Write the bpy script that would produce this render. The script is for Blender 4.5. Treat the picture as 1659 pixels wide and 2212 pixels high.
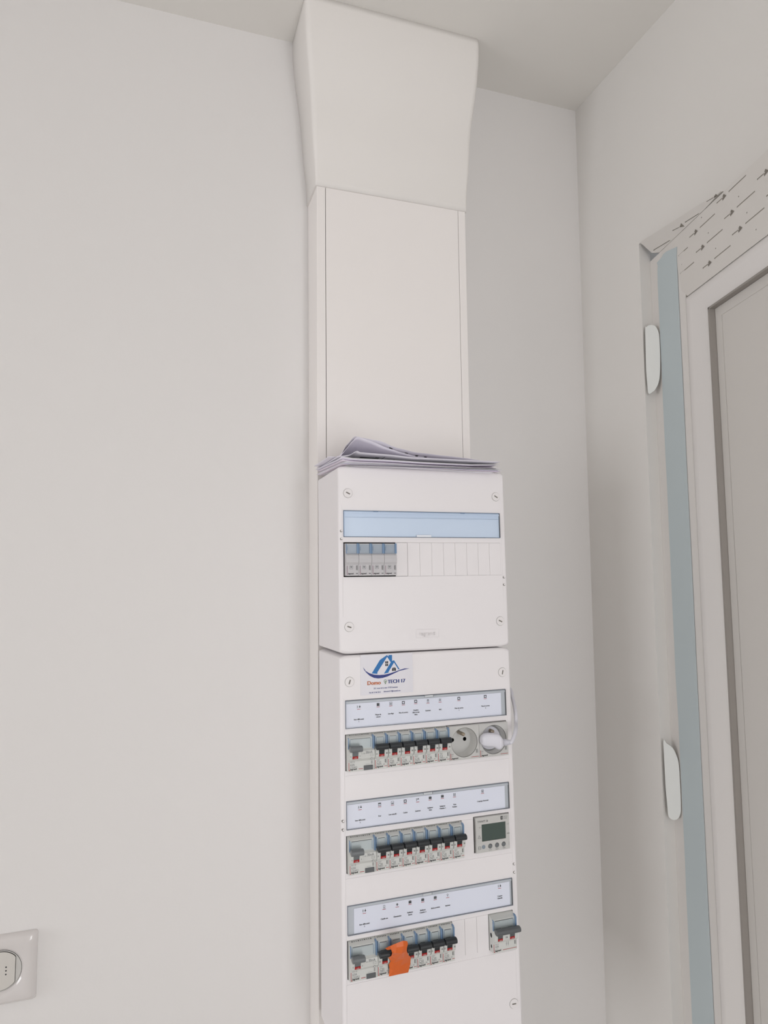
import bpy, bmesh, math, random
from mathutils import Matrix, Vector
from mathutils.geometry import tessellate_polygon, delaunay_2d_cdt
random.seed(7)
scene = bpy.context.scene
for o in list(bpy.data.objects): bpy.data.objects.remove(o)
COL = scene.collection

# ------------------------------------------------------------------ camera
cam_d = bpy.data.cameras.new('camera'); cam = bpy.data.objects.new('camera', cam_d); COL.objects.link(cam)
R_ = Vector((0.94692475, -0.32117731, -0.01336616)); U_ = Vector((-0.01853912, -0.0960752, 0.99520142)); F_ = Vector((0.32092027, 0.94213305, 0.09693033))
M = Matrix((( R_.x, U_.x, -F_.x), (R_.y, U_.y, -F_.y), (R_.z, U_.z, -F_.z))).to_4x4()
M.translation = Vector((-0.23012115, -1.03929213, 1.54999653))
cam.matrix_world = M
cam_d.sensor_fit = 'AUTO'; cam_d.sensor_width = 36.0; cam_d.lens = 1470.9436 * 36.0 / 2212.0
cam_d.clip_start = 0.01
scene.camera = cam

# ------------------------------------------------------------------ world, lights, exposure
scene.view_settings.view_transform = 'Standard'; scene.view_settings.look = 'None'
scene.view_settings.gamma = 1.0; scene.view_settings.use_curve_mapping = False
scene.view_settings.exposure = 0.03
w = bpy.data.worlds.new('sky'); scene.world = w; w.use_nodes = True
w.node_tree.nodes['Background'].inputs[0].default_value = (0.80, 0.88, 1.0, 1); w.node_tree.nodes['Background'].inputs[1].default_value = 1.0
def area(name, loc, target, sx, sy, power, col):
    l = bpy.data.lights.new(name, 'AREA'); l.shape = 'RECTANGLE'; l.size = sx; l.size_y = sy; l.energy = power; l.color = col
    o = bpy.data.objects.new(name, l); COL.objects.link(o); o.location = loc
    o.rotation_euler = (Vector(target) - Vector(loc)).to_track_quat('-Z', 'Y').to_euler(); return o
# daylight entering through the window in the wall behind the photographer
area('window_daylight', (0.12, -2.16, 1.35), (0.12, 0, 1.35), 0.66, 1.70, 16.5, (1.0, 0.99, 0.985))
area('side_fill', (-4.46, -1.15, 1.45), (0, -1.15, 1.45), 1.5, 1.5, 35.0, (0.985, 0.985, 1.0))  # added fill light on the unseen left, brightens box side and right wall

# ------------------------------------------------------------------ colours and materials
def lin(c):
    c /= 255.0
    return c / 12.92 if c <= 0.04045 else ((c + 0.055) / 1.055) ** 2.4
def rgb(r, g, b): return (lin(r), lin(g), lin(b), 1)
MATS = {}
def mat(name, col, rough=0.5, metal=0.0, spec=0.5, bump=None, var=None, coat=0.0):
    m = bpy.data.materials.new(name); m.use_nodes = True; nt = m.node_tree; b = nt.nodes['Principled BSDF']
    b.inputs['Base Color'].default_value = col; b.inputs['Roughness'].default_value = rough; b.inputs['Metallic'].default_value = metal
    b.inputs['Specular IOR Level'].default_value = spec; b.inputs['Coat Weight'].default_value = coat
    tc = nt.nodes.new('ShaderNodeTexCoord')
    if bump:
        n = nt.nodes.new('ShaderNodeTexNoise'); n.inputs['Scale'].default_value = bump[0]; n.inputs['Detail'].default_value = 3
        bn = nt.nodes.new('ShaderNodeBump'); bn.inputs['Strength'].default_value = bump[1]; bn.inputs['Distance'].default_value = bump[2]
        nt.links.new(tc.outputs['Object'], n.inputs['Vector']); nt.links.new(n.outputs['Fac'], bn.inputs['Height']); nt.links.new(bn.outputs['Normal'], b.inputs['Normal'])
    if var:
        n = nt.nodes.new('ShaderNodeTexNoise'); n.inputs['Scale'].default_value = var[0]; n.inputs['Detail'].default_value = 4
        r = nt.nodes.new('ShaderNodeMixRGB'); r.inputs[1].default_value = col
        r.inputs[2].default_value = (col[0]*var[1], col[1]*var[1], col[2]*var[1], 1)
        nt.links.new(tc.outputs['Object'], n.inputs['Vector']); nt.links.new(n.outputs['Fac'], r.inputs[0]); nt.links.new(r.outputs[0], b.inputs['Base Color'])
    MATS[name] = m; return m
def glassy(name, tint, gloss=0.10, rough=0.12):
    m = bpy.data.materials.new(name); m.use_nodes = True; nt = m.node_tree; nt.nodes.remove(nt.nodes['Principled BSDF'])
    t = nt.nodes.new('ShaderNodeBsdfTransparent'); t.inputs[0].default_value = tint
    g = nt.nodes.new('ShaderNodeBsdfGlossy'); g.inputs['Roughness'].default_value = rough
    mx = nt.nodes.new('ShaderNodeMixShader'); mx.inputs[0].default_value = gloss
    nt.links.new(t.outputs[0], mx.inputs[1]); nt.links.new(g.outputs[0], mx.inputs[2]); nt.links.new(mx.outputs[0], nt.nodes['Material Output'].inputs[0])
    MATS[name] = m; return m
PAINT = mat('wall_paint', rgb(234, 231, 229), 0.75, bump=(260, 0.12, 0.001), var=(1.7, 0.985))
PAINTR = mat('side_wall_paint', rgb(232, 229, 225), 0.75, bump=(260, 0.12, 0.001), var=(1.7, 0.985))
CEIL = mat('ceiling_paint', rgb(236, 233, 228), 0.8, bump=(200, 0.1, 0.001))
FLOORM = mat('floor_tile', rgb(214, 210, 204), 0.45, var=(3, 0.9))
PLAST = mat('white_plastic', rgb(236, 232, 229), 0.42, bump=(900, 0.05, 0.0004))
PLASTB = mat('enclosure_plastic', rgb(242, 238, 239), 0.38, bump=(1100, 0.06, 0.0003))
PLASTT = mat('trunking_plastic', rgb(246, 241, 238), 0.40, bump=(900, 0.04, 0.0004))
PLASTH = mat('painted_hood', rgb(240, 236, 232), 0.6, bump=(120, 0.12, 0.001), var=(6, 0.985))
LGREY = mat('module_plastic', rgb(214, 215, 211), 0.45)
SOCK = mat('socket_plastic', rgb(202, 201, 198), 0.42)
MGREY = mat('grey_plastic', rgb(112, 116, 118), 0.4)
DGREY = mat('dark_grey_plastic', rgb(92, 95, 97), 0.45)
BLACK = mat('black_plastic', rgb(38, 42, 45), 0.4)
HOLE = mat('dark_interior', rgb(22, 20, 19), 0.8)
INK = mat('black_ink', rgb(45, 45, 47), 0.7)
GINK = mat('grey_ink', rgb(135, 137, 140), 0.7)
RED = mat('red_ink', rgb(176, 40, 44), 0.6)
REDI = mat('red_plastic', rgb(172, 24, 26), 0.35)
PAPER = mat('label_paper', rgb(240, 242, 252), 0.75)
SHEETM = mat('sheet_paper', rgb(244, 240, 250), 0.75, var=(40, 0.97))
SHEETG = mat('grey_sheet_paper', rgb(232, 232, 230), 0.75)
SHEETP = mat('pink_sheet_paper', rgb(240, 230, 240), 0.75)
STICK = mat('sticker_vinyl', rgb(232, 230, 236), 0.35)
BLUE1 = mat('logo_blue', rgb(22, 112, 180), 0.45)
BLUE2 = mat('logo_navy', rgb(34, 52, 128), 0.45)
ORNG = mat('logo_orange', rgb(198, 112, 66), 0.5)
GRN = mat('logo_green', rgb(80, 120, 66), 0.5)
TAPEO = mat('orange_tape', rgb(226, 104, 32), 0.42, bump=(70, 0.15, 0.001), var=(60, 0.9), coat=0.15)
TAPEB = mat('masking_tape', rgb(197, 208, 211), 0.6, bump=(400, 0.05, 0.0005))
LATHM = mat('galvanised_lath', rgb(226, 222, 217), 0.5, metal=0.0, var=(20, 0.97))
PLASTER = mat('raw_plaster', rgb(222, 217, 210), 0.85, bump=(60, 0.2, 0.001), var=(8, 0.96))
CAVITY = mat('lath_cavity_shade', rgb(176, 170, 162), 0.9)  # slot shade put into the colour of the plaster behind the lath
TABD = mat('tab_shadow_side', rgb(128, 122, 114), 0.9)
DOORP = mat('door_paint', rgb(217, 213, 208), 0.5, bump=(300, 0.05, 0.0005))
CASEP = mat('casing_paint', rgb(228, 224, 221), 0.4)
FRAMEP = mat('frame_paint', rgb(230, 226, 222), 0.55)
REBATE = mat('rebate_strip', rgb(158, 152, 146), 0.6)
CAPW = mat('white_pad_plastic', rgb(232, 233, 230), 0.3)
METAL = mat('brass_steel', rgb(176, 164, 148), 0.3, metal=0.9)
LCD = mat('lcd_glass', rgb(74, 88, 82), 0.25)
SCREWM = mat('screw_plastic', rgb(240, 236, 236), 0.45)
SLOTM = mat('screw_slot', rgb(120, 115, 108), 0.6)
PINKI = mat('pink_blush_plastic', rgb(214, 188, 182), 0.6)
CABLE = mat('white_cable', rgb(222, 221, 228), 0.35)
TRAY = mat('label_tray', rgb(204, 208, 212), 0.4)
BTRAY = mat('blue_label_tray', rgb(243, 246, 252), 0.4)
PANE_B = glassy('blue_translucent_plastic', (0.87, 0.93, 0.995, 1), 0.05, 0.2)
PANE_C = glassy('clear_label_plastic', (0.975, 0.985, 1.0, 1), 0.04, 0.15)
PANE_M = glassy('module_cover_plastic', (0.90, 0.945, 0.975, 1), 0.07, 0.2)
PANE_N = glassy('network_cover_plastic', (0.80, 0.87, 0.93, 1), 0.07, 0.2)
EDGE_B = mat('blue_cover_edge', rgb(118, 146, 178), 0.25)
EDGE_G = mat('grey_blue_edge', rgb(150, 158, 170), 0.25)
GLOSSW = mat('glossy_switch_plate', rgb(222, 217, 215), 0.12, coat=0.6)

# ------------------------------------------------------------------ mesh builder
_txt = {}
def text_geo(s, space=1.0):
    k = (s, space)
    if k not in _txt:
        c = bpy.data.curves.new('t', 'FONT'); c.body = s; c.size = 1.0; c.resolution_u = 2; c.space_character = space
        c.align_x = 'LEFT'; o = bpy.data.objects.new('t', c); COL.objects.link(o)
        dg = bpy.context.evaluated_depsgraph_get(); me = o.evaluated_get(dg).to_mesh()
        v = [(p.co.x, p.co.y) for p in me.vertices]; f = [tuple(p.vertices) for p in me.polygons]
        o.evaluated_get(dg).to_mesh_clear(); bpy.data.objects.remove(o); bpy.data.curves.remove(c)
        wd = (min(p[0] for p in v), max(p[0] for p in v)) if v else (0, 0)
        _txt[k] = (v, f, wd)
    return _txt[k]

class MB:
    def __init__(s): s.v = []; s.f = []; s.m = []; s.mats = []; s.sm = []
    def mi(s, m):
        if m not in s.mats: s.mats.append(m)
        return s.mats.index(m)
    def add(s, vs, fs, m, smooth=False):
        b = len(s.v); s.v += [tuple(v) for v in vs]; i = s.mi(m)
        for f in fs: s.f.append([b + k for k in f]); s.m.append(i); s.sm.append(smooth)
        return s
    def box(s, x0, x1, y0, y1, z0, z1, m):
        v = [(x, y, z) for x in (x0, x1) for y in (y0, y1) for z in (z0, z1)]
        return s.add(v, [(0,1,3,2),(4,6,7,5),(0,4,5,1),(2,3,7,6),(0,2,6,4),(1,5,7,3)], m)
    def prism_x(s, prof, x0, x1, m, smooth=False):       # prof: (y,z)
        n = len(prof); v = [(x0, p[0], p[1]) for p in prof] + [(x1, p[0], p[1]) for p in prof]
        s.add(v, [(i, (i+1) % n, n + (i+1) % n, n + i) for i in range(n)], m, smooth)
        t = tessellate_polygon([[Vector((p[0], p[1], 0)) for p in prof]])
        return s.add(v, [tuple(q) for q in t] + [tuple(n + k for k in q) for q in t], m)
    def plate(s, loops, y0, y1, m, mh=None):              # loops of (x,z); first outer, rest holes; extruded y0(front)->y1
        t = tessellate_polygon([[Vector((p[0], p[1], 0)) for p in l] for l in loops])
        flat = [p for l in loops for p in l]; n = len(flat)
        v = [(p[0], y0, p[1]) for p in flat] + [(p[0], y1, p[1]) for p in flat]
        s.add(v, [tuple(q) for q in t] + [tuple(n + k for k in q) for q in t], m)
        b = 0
        for li, l in enumerate(loops):
            k = len(l); s.add(v, [(b+i, b+(i+1) % k, n+b+(i+1) % k, n+b+i) for i in range(k)], (mh or m) if li else m); b += k
        return s
    def flat(s, pts, y, m):                               # thin flat print in the x,z plane
        t = tessellate_polygon([[Vector((p[0], p[1], 0)) for p in pts]])
        return s.add([(p[0], y, p[1]) for p in pts], [tuple(q) for q in t], m)
    def rect(s, x0, x1, z0, z1, y, m): return s.flat([(x0, z0), (x1, z0), (x1, z1), (x0, z1)], y, m)
    def frame(s, x0, x1, z0, z1, w, y, m):
        s.rect(x0, x1, z0, z0+w, y, m); s.rect(x0, x1, z1-w, z1, y, m); s.rect(x0, x0+w, z0, z1, y, m); return s.rect(x1-w, x1, z0, z1, y, m)
    def disc(s, cx, cz, r, y, m, n=20): return s.flat([(cx + r*math.cos(2*math.pi*i/n), cz + r*math.sin(2*math.pi*i/n)) for i in range(n)], y, m)
    def cyl(s, cx, cz, r, y0, y1, m, n=24, r2=None, smooth=True, cap=True):
        r2 = r if r2 is None else r2
        a = [(cx + r*math.cos(2*math.pi*i/n), y0, cz + r*math.sin(2*math.pi*i/n)) for i in range(n)]
        b = [(cx + r2*math.cos(2*math.pi*i/n), y1, cz + r2*math.sin(2*math.pi*i/n)) for i in range(n)]
        s.add(a+b, [(i, (i+1) % n, n+(i+1) % n, n+i) for i in range(n)], m, smooth)
        if cap: s.add(a+b, [tuple(range(n)), tuple(range(n, 2*n))], m)
        return s
    def text(s, t, x, z, size, y, m, align='c', sx=1.0, bold=0.0):
        v, f, wd = text_geo(t); wid = (wd[1]-wd[0])*size*sx
        ox = x - wd[0]*size*sx - (wid/2 if align == 'c' else 0)
        for dx in ((0,) if not bold else (-bold, 0, bold)):
            s.add([(ox + dx + p[0]*size*sx, y - abs(dx)*0.02, z + p[1]*size) for p in v], f, m)
        return s
    def grid(s, rows, m, smooth=True, close=False, caps=False):
        n = len(rows[0]); v = [p for r in rows for p in r]; f = []
        for i in range(len(rows)-1):
            for j in range(n if close else n-1): f.append((i*n+j, i*n+(j+1) % n, (i+1)*n+(j+1) % n, (i+1)*n+j))
        s.add(v, f, m, smooth)
        if caps: s.add(rows[0], [tuple(range(n))], m); s.add(rows[-1], [tuple(range(n))], m)
        return s
    def build(s, name, parent=None, bevel=0, seg=2, fn=None):
        me = bpy.data.meshes.new(name); me.from_pydata([fn(*p) for p in s.v] if fn else s.v, [], s.f)
        for m in s.mats: me.materials.append(m)
        me.polygons.foreach_set('material_index', s.m); me.polygons.foreach_set('use_smooth', s.sm)
        bm = bmesh.new(); bm.from_mesh(me)
        bmesh.ops.remove_doubles(bm, verts=bm.verts, dist=1e-6)
        bmesh.ops.recalc_face_normals(bm, faces=bm.faces); bm.to_mesh(me); bm.free()
        o = bpy.data.objects.new(name, me); COL.objects.link(o)
        if parent: o.parent = parent
        if bevel:
            b = o.modifiers.new('bevel', 'BEVEL'); b.width = bevel; b.segments = seg; b.limit_method = 'ANGLE'; b.angle_limit = math.radians(35)
        return o
def empty(name, label=None, cat=None, group=None, kind=None):
    o = bpy.data.objects.new(name, None); o.empty_display_size = 0.02; COL.objects.link(o); tag(o, label, cat, group, kind); return o
def tag(o, label=None, cat=None, group=None, kind=None):
    for k, v in (('label', label), ('category', cat), ('group', group), ('kind', kind)):
        if v: o[k] = v
    return o
def tube(mb, pts, r, m, n=10, sub=6):
    P = [Vector(p) for p in pts]; Q = []
    for i in range(len(P)-1):
        a = P[max(i-1, 0)]; b = P[i]; c = P[i+1]; d = P[min(i+2, len(P)-1)]
        for k in range(sub):
            t = k/sub; Q.append(0.5*((2*b)+(c-a)*t+(2*a-5*b+4*c-d)*t*t+(3*b-3*c+d-a)*t**3))
    Q.append(P[-1]); rows = []
    ref = Vector((0.3, 0.8, 0.2))
    for i, q in enumerate(Q):
        t = (Q[min(i+1, len(Q)-1)] - Q[max(i-1, 0)]).normalized(); a = t.cross(ref).normalized(); b = t.cross(a)
        rows.append([tuple(q + a*r*math.cos(2*math.pi*j/n) + b*r*math.sin(2*math.pi*j/n)) for j in range(n)])
    return mb.grid(rows, m, True, True, True)

# ------------------------------------------------------------------ measured frames
KB = 0.0090840; YB = 0.1783291                      # enclosure front: y = -YB + KB*(z-1.35)
KT = -0.0084499; YT = 0.0598943                     # trunking front: y = -YT + KT*(z-1.9)
KX = 0.0101574; XR = 0.513399                       # right wall: x = XR + KX*(z-1.55)
HC = 2.4371625
def yface(z): return -YB + KB*(z - 1.35)
def on_face(o, x, z):
    o.location = (x, yface(z), z); o.rotation_euler = (-KB, 0, 0); return o
RX = Matrix.Rotation(KX, 4, 'Y')
MR = Matrix.Translation((XR, 0, 1.55)) @ RX
PSI = math.atan2(-0.9742, -0.2257)
DK = 0.95
MD = Matrix.Translation((0.517278, -0.235220, 1.55)) @ RX @ Matrix.Rotation(PSI, 4, 'Z') @ Matrix.Scale(DK, 4)     # local x = along door wall, -y = out of it, z up from 1.55

# ------------------------------------------------------------------ setting
def struct(mb, name, fn=None, M4=None):
    o = mb.build(name, fn=fn); o['kind'] = 'structure'
    if M4: o.matrix_world = M4
    return o
struct(MB().box(-4.35, 0.80, 0.0, 0.10, 0, HC, PAINT), 'wall_back')
struct(MB().box(-4.35, 0.80, -2.20, 0.10, HC, HC+0.12, CEIL), 'ceiling')
struct(MB().box(-4.35, 0.80, -2.20, 0.10, -0.10, 0, FLOORM), 'floor')
lw = MB().plate([[(-2.10, 0), (0, 0), (0, HC), (-2.10, HC)], [(-1.90, 0.70), (-0.40, 0.70), (-0.40, 2.2), (-1.90, 2.2)]], 0, 0.12, PAINT)
struct(lw, 'wall_left', fn=lambda x, y, z: (-4.23 - y, x, z))
rwl = MB().plate([[(-4.35, 0), (0.62, 0), (0.62, HC), (-4.35, HC)], [(-0.21, 0.50), (0.45, 0.50), (0.45, 2.20), (-0.21, 2.20)]], 0, 0.10, PAINT)
struct(rwl, 'wall_rear', fn=lambda x, y, z: (x, -2.10 - y, z))
# right wall with the door recess (door opening reaches the floor)
EY, S2 = -0.160, -0.082
ww = MB().plate([[(-2.10, -1.55), (-1.15, -1.55), (-1.15, 0.47), (-0.40, 0.500), (-0.33, 0.530), (-0.165, 0.5423), (-0.035, 0.5423), (-0.035, -1.55), (0, -1.55), (0, HC-1.55), (-2.10, HC-1.55)]], 0, 0.11, PAINTR)
ww.v = [(v[1], v[0], v[2]) for v in ww.v]
# square plaster reveal between the wall corner and the door frame
q = [(0.0, EY), (0.0216, -0.1593), (0.075, -0.1500), (0.11, -0.035), (0.0, -0.035)]
ww.add([(a[0], a[1], z) for z in (-1.55, 0.5423) for a in q], [(0,1,6,5), (1,2,7,6), (2,3,8,7), (3,4,9,8), (4,0,5,9), (0,4,3,2,1), (5,6,7,8,9)], PAINTR)
struct(ww, 'wall_right', M4=MR)
# skirting boards outside the view close the room
struct(MB().box(-4.23, 0.50, -0.012, 0.0, 0, 0.08, CASEP), 'baseboard_back')
# frames for the rear window and the unseen side window added for fill
for nm, mm in (('window_1', (-0.21, 0.45, 0.50, 2.20, 0)), ('fill_window', (-1.90, -0.40, 0.70, 2.2, 1))):
    a, b, z0, z1, k = mm; wf = MB()
    for x in (a, b-0.05, (a+b)/2-0.03): wf.box(x, x+0.05, 0.01, 0.06, z0, z1, CASEP)
    wf.box(a, b, 0.01, 0.06, z0, z0+0.05, CASEP); wf.box(a, b, 0.01, 0.06, z1-0.05, z1, CASEP)
    struct(wf, nm, fn=(lambda x, y, z: (x, -2.10-y, z)) if k == 0 else (lambda x, y, z: (-4.23-y, x, z)))

# ------------------------------------------------------------------ door
ZT = 0.5423                                            # lintel soffit height, local
door = empty('door_1', kind='structure'); door.matrix_world = MD
fr = MB()
SI, ZI = 0.0485, 1.9577-1.55
SO, ZO = 0.0231, 1.9819-1.55
fr.box(S2, SO+0.001, 0.0, 0.09, -1.55, ZT, FRAMEP)                                        # far post
fr.build('door_post', door)
hd = MB().box(SO, 1.0, 0.0025, 0.09, ZO-0.001, ZT, PLASTER); hd.build('lintel_backing', door)
# moulded casing (post and head) mitred at the corner
prof = [(0, 0), (0.0035, -0.0006), (0.009, 0.0030), (0.0165, 0.0098), (0.0215, 0.0152), (0.0254, 0.020), (0.0254, 0.034), (0.0, 0.034)]
cs = MB(); rows = []
for (ss, yy) in prof: rows.append([(SO+ss, yy, -1.55), (SO+ss, yy, ZO-ss), (1.02, yy, ZO-ss)])
n = len(rows)
for i in range(n):
    a, b = rows[i], rows[(i+1) % n]
    cs.add([a[0], a[1], b[1], b[0]], [(0,1,2,3)], CASEP, i < 5); cs.add([a[1], a[2], b[2], b[1]], [(0,1,2,3)], CASEP, i < 5)
cs.build('casing', door)
sl = MB()                                              # darker grey strip in the rebate around the leaf
sl.box(SI, SI+0.0045, 0.020, 0.030, -1.55, ZI, REBATE); sl.box(SI, 1.02, 0.020, 0.030, ZI-0.0045, ZI, REBATE)
sl.build('rebate_strip', door)
lf = MB()
lx0, lz1 = SI+0.0045, ZI-0.0045; m1 = 0.016
lf.box(lx0, 0.98, 0.0295, 0.066, -1.55, lz1, DOORP)
leaf = lf.build('door_leaf', door)
pn = MB()                                              # shallow raised stile and rail on the leaf
pn.box(lx0+0.0005, lx0+m1, 0.0287, 0.0295, -1.55, lz1-0.0005, DOORP); pn.box(lx0+m1, 0.97, 0.0287, 0.0295, lz1-m1, lz1-0.0005, DOORP)
pn.build('stile', leaf, bevel=0.0006)

# perforated lath nailed over the lintel, with a folded flange under the soffit
def slot(s0, z0, s1, z1, w=0.0009):
    dx, dz = s1-s0, z1-z0; l = math.hypot(dx, dz); nx, nz = -dz/l*w, dx/l*w
    return [(s0+nx, z0+nz), (s0-nx, z0-nz), (s1-nx, z1-nz), (s1+nx, z1+nz)]
holes = [slot(0.0095, 2.0579, 0.0373, 2.0581), slot(0.0124, 2.0267, 0.0522, 2.0267)]
for k in range(-1, 4):
    for j in range(4):
        s0 = 0.0723 + 0.0738*k + 0.0160*j; z0 = 2.0715 + 0.0135*k - 0.0323*j
        if k >= 0 and 1.992 < z0 < 2.0885 and s0 < 0.36: holes.append(slot(s0, z0, s0+0.0392, z0))
tabs = []
for k in range(0, 4):
    for j in range(4):
        s0 = 0.0433 + 0.0740*k + 0.0155*j; z0 = 2.0712 + 0.0133*k - 0.0323*j
        if 1.995 < z0 < 2.087 and s0 < 0.36: holes.append(slot(s0, z0, s0+0.0165, z0-0.0004)); tabs.append((s0+0.0185, z0-0.0006))
dots = [(0.0931, 2.0523), (0.1089, 2.0203), (0.018, 2.0395), (0.1672, 2.0654), (0.1826, 2.0334), (0.1989, 2.0008), (0.078, 2.0846), (0.2408, 2.0785), (0.2564, 2.046)]
for s0, z0 in dots: holes.append([(s0+0.0011*math.cos(a*math.pi/3), z0+0.0011*math.sin(a*math.pi/3)) for a in range(6)])
holes = [[(x, z-1.55) for x, z in h] for h in holes]
outer = [(-0.040, ZT-0.0005), (-0.048, 0.531), (-0.030, 0.505), (0.004, 0.492), (0.010, 0.470), (0.013, 0.449), (0.030, 0.4325), (0.42, 0.4325), (0.42, ZT-0.0005)]
lath = empty('perforated_lath', 'white perforated metal lath strip with slots and punched tabs over the door casing', 'metal lath'); lath.matrix_world = MD
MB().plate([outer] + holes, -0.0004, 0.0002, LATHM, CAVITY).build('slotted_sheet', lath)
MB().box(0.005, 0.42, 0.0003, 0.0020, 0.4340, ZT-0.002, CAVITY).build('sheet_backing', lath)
def tab_mesh(s0, z0, parent, hgt=0.0048):
    t = MB(); a, b, c = (s0-0.0048, z0-0.0046), (s0-0.0008, z0+0.0046), (s0+0.0050, z0-0.0012)
    # hollow triangular tab pushed out of the sheet, open towards the upper right
    t.add([(a[0], 0, a[1]), (b[0], 0, b[1]), (c[0], 0, c[1]), (s0-0.0012, -0.0030, z0-0.0002)], [(0, 3, 1), (0, 2, 3)], LATHM)
    t.add([(a[0]+0.0008, -0.0010, a[1]+0.0006), (b[0], -0.0010, b[1]-0.0002), (c[0], -0.0010, c[1]), (s0-0.0009, -0.0027, z0)], [(0, 1, 3), (3, 1, 2), (0, 3, 2)], TABD)
    return t.build('punched_tab', parent)
for s0, z0 in tabs: tab_mesh(s0, z0-1.55, lath)
# folded flange sloping from the fold back to the wall, with its own slots and tabs (local: along door, out, up)
fz = lambda x, z: (x, -(z - 0.5423)*0.737, z)          # every flange point lies on this sloping plane
fp = [(-0.0713, 0.5712), (0.0960, 0.5495), (0.1313, 0.5443), (0.0863, 0.5424), (0.0004, 0.5424), (-0.048, 0.5424), (-0.0637, 0.5492)]
fh = [slot(-0.0565, 0.5501, -0.0101, 0.5441, 0.0006), slot(0.0403, 0.5474, 0.0735, 0.5432, 0.0005), slot(0.0077, 0.5510, 0.0238, 0.5480, 0.0005), slot(0.0991, 0.5472, 0.1143, 0.5449, 0.0004)]
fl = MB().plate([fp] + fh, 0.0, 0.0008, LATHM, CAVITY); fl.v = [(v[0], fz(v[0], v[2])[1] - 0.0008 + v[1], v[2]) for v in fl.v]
fl.build('folded_flange', lath)
fb = MB().plate([fp], 0.0, 0.030, PLASTER); fb.v = [(v[0], fz(v[0], v[2])[1] + 0.0012 + v[1], v[2]) for v in fb.v]; fb.build('plaster_fillet', lath)
for a, b, c in (((0.0244, 0.5476), (0.0325, 0.5500), (0.0345, 0.5440)), ((0.1147, 0.5440), (0.1215, 0.5462), (0.1226, 0.5432))):
    t = MB(); m_ = ((a[0]+b[0]+c[0])/3, (a[1]+b[1]+c[1])/3)
    P = [fz(*a), fz(*b), fz(*c), (m_[0], fz(*m_)[1]-0.003, m_[1]-0.0015)]; P = [(x, y-0.001, z) for x, y, z in P]
    t.add([P[0], P[1], P[3]], [(0, 1, 2)], LATHM); t.add(P, [(1, 2, 3), (2, 0, 3)], TABD); t.build('punched_tab', lath)

# grey-blue masking tape down the frame, torn at the top
tp = [(-0.054, -1.2)]
zz = -1.2
while zz < 0.46:
    zz += random.uniform(0.03, 0.09); tp.append((-0.0572 + random.uniform(-0.0006, 0.0006) + 0.0024*(zz < -0.2), min(zz, 0.508)))
tp += [(-0.0560, 0.515), (-0.0545, 0.5215), (-0.0570, 0.5283), (-0.0493, 0.5293), (-0.0414, 0.5300), (-0.0350, 0.5329), (-0.0245, 0.5325), (-0.0143, 0.5298), (-0.0043, 0.5272), (0.0077, 0.5242)]
zz = 0.51
while zz > -1.15:
    tp.append((0.0048 + random.uniform(-0.0005, 0.0005), zz)); zz -= random.uniform(0.03, 0.1)
tp.append((0.0048, -1.2))
tpo = MB().plate([tp], -0.0012, -0.0007, TAPEB).build('masking_tape'); tpo.matrix_world = MD
tag(tpo, 'long grey-blue strip of masking tape down the door frame, torn at its top', 'tape')

# two white rounded pads over the frame edge
Lp = Vector((0.5114, -0.1625)); tt = Vector((0.69593739, -0.71810246)); nn = Vector((-0.71810246, -0.69593739))
MP = Matrix.Translation((Lp.x, Lp.y, 1.55)) @ RX @ Matrix(((tt.x, -nn.x, 0, 0), (tt.y, -nn.y, 0, 0), (0, 0, 1, 0), (0, 0, 0, 1)))
pads = [([(0.0029, 1.8773), (0.0041, 1.9425), (0.0064, 1.9483), (0.0114, 1.9504), (0.0183, 1.9484), (0.0222, 1.9423), (0.0246, 1.9311), (0.0248, 1.9043), (0.0236, 1.8742), (0.0215, 1.8578), (0.0177, 1.8478), (0.0119, 1.8410), (0.0042, 1.8406)],
         'white rounded plastic pad beside the top part of the masking tape, upper of two'),
        ([(0.0043, 1.2955), (0.0094, 1.2946), (0.0164, 1.2899), (0.0212, 1.2808), (0.0245, 1.2676), (0.0252, 1.2395), (0.0250, 1.2060), (0.0238, 1.1945), (0.0197, 1.1866), (0.0138, 1.1844), (0.0088, 1.1864), (0.0065, 1.1934), (0.0048, 1.2303)],
         'white rounded plastic pad left of the masking tape low down, lower of two')]
def rounded(P, k=4):
    Q = []; n_ = len(P)
    for i in range(n_):
        a, b, c, d = (Vector(P[(i+o_) % n_]) for o_ in (-1, 0, 1, 2))
        for j in range(k):
            t = j/k; v = 0.5*((2*b)+(c-a)*t+(2*a-5*b+4*c-d)*t*t+(3*b-3*c+d-a)*t**3) if (c-b).length < 0.035 else b+(c-b)*t
            Q.append((v.x, v.y))
    return Q
for pts, lab in pads:
    pts = rounded(pts)
    po = MB().plate([[(x, z-1.55) for x, z in pts]], -0.002, 0.0012, CAPW).build('plastic_pad', bevel=0.0010, seg=3)
    po.matrix_world = MP; tag(po, lab, 'plastic pad', 'white pads beside the masking tape')

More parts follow.
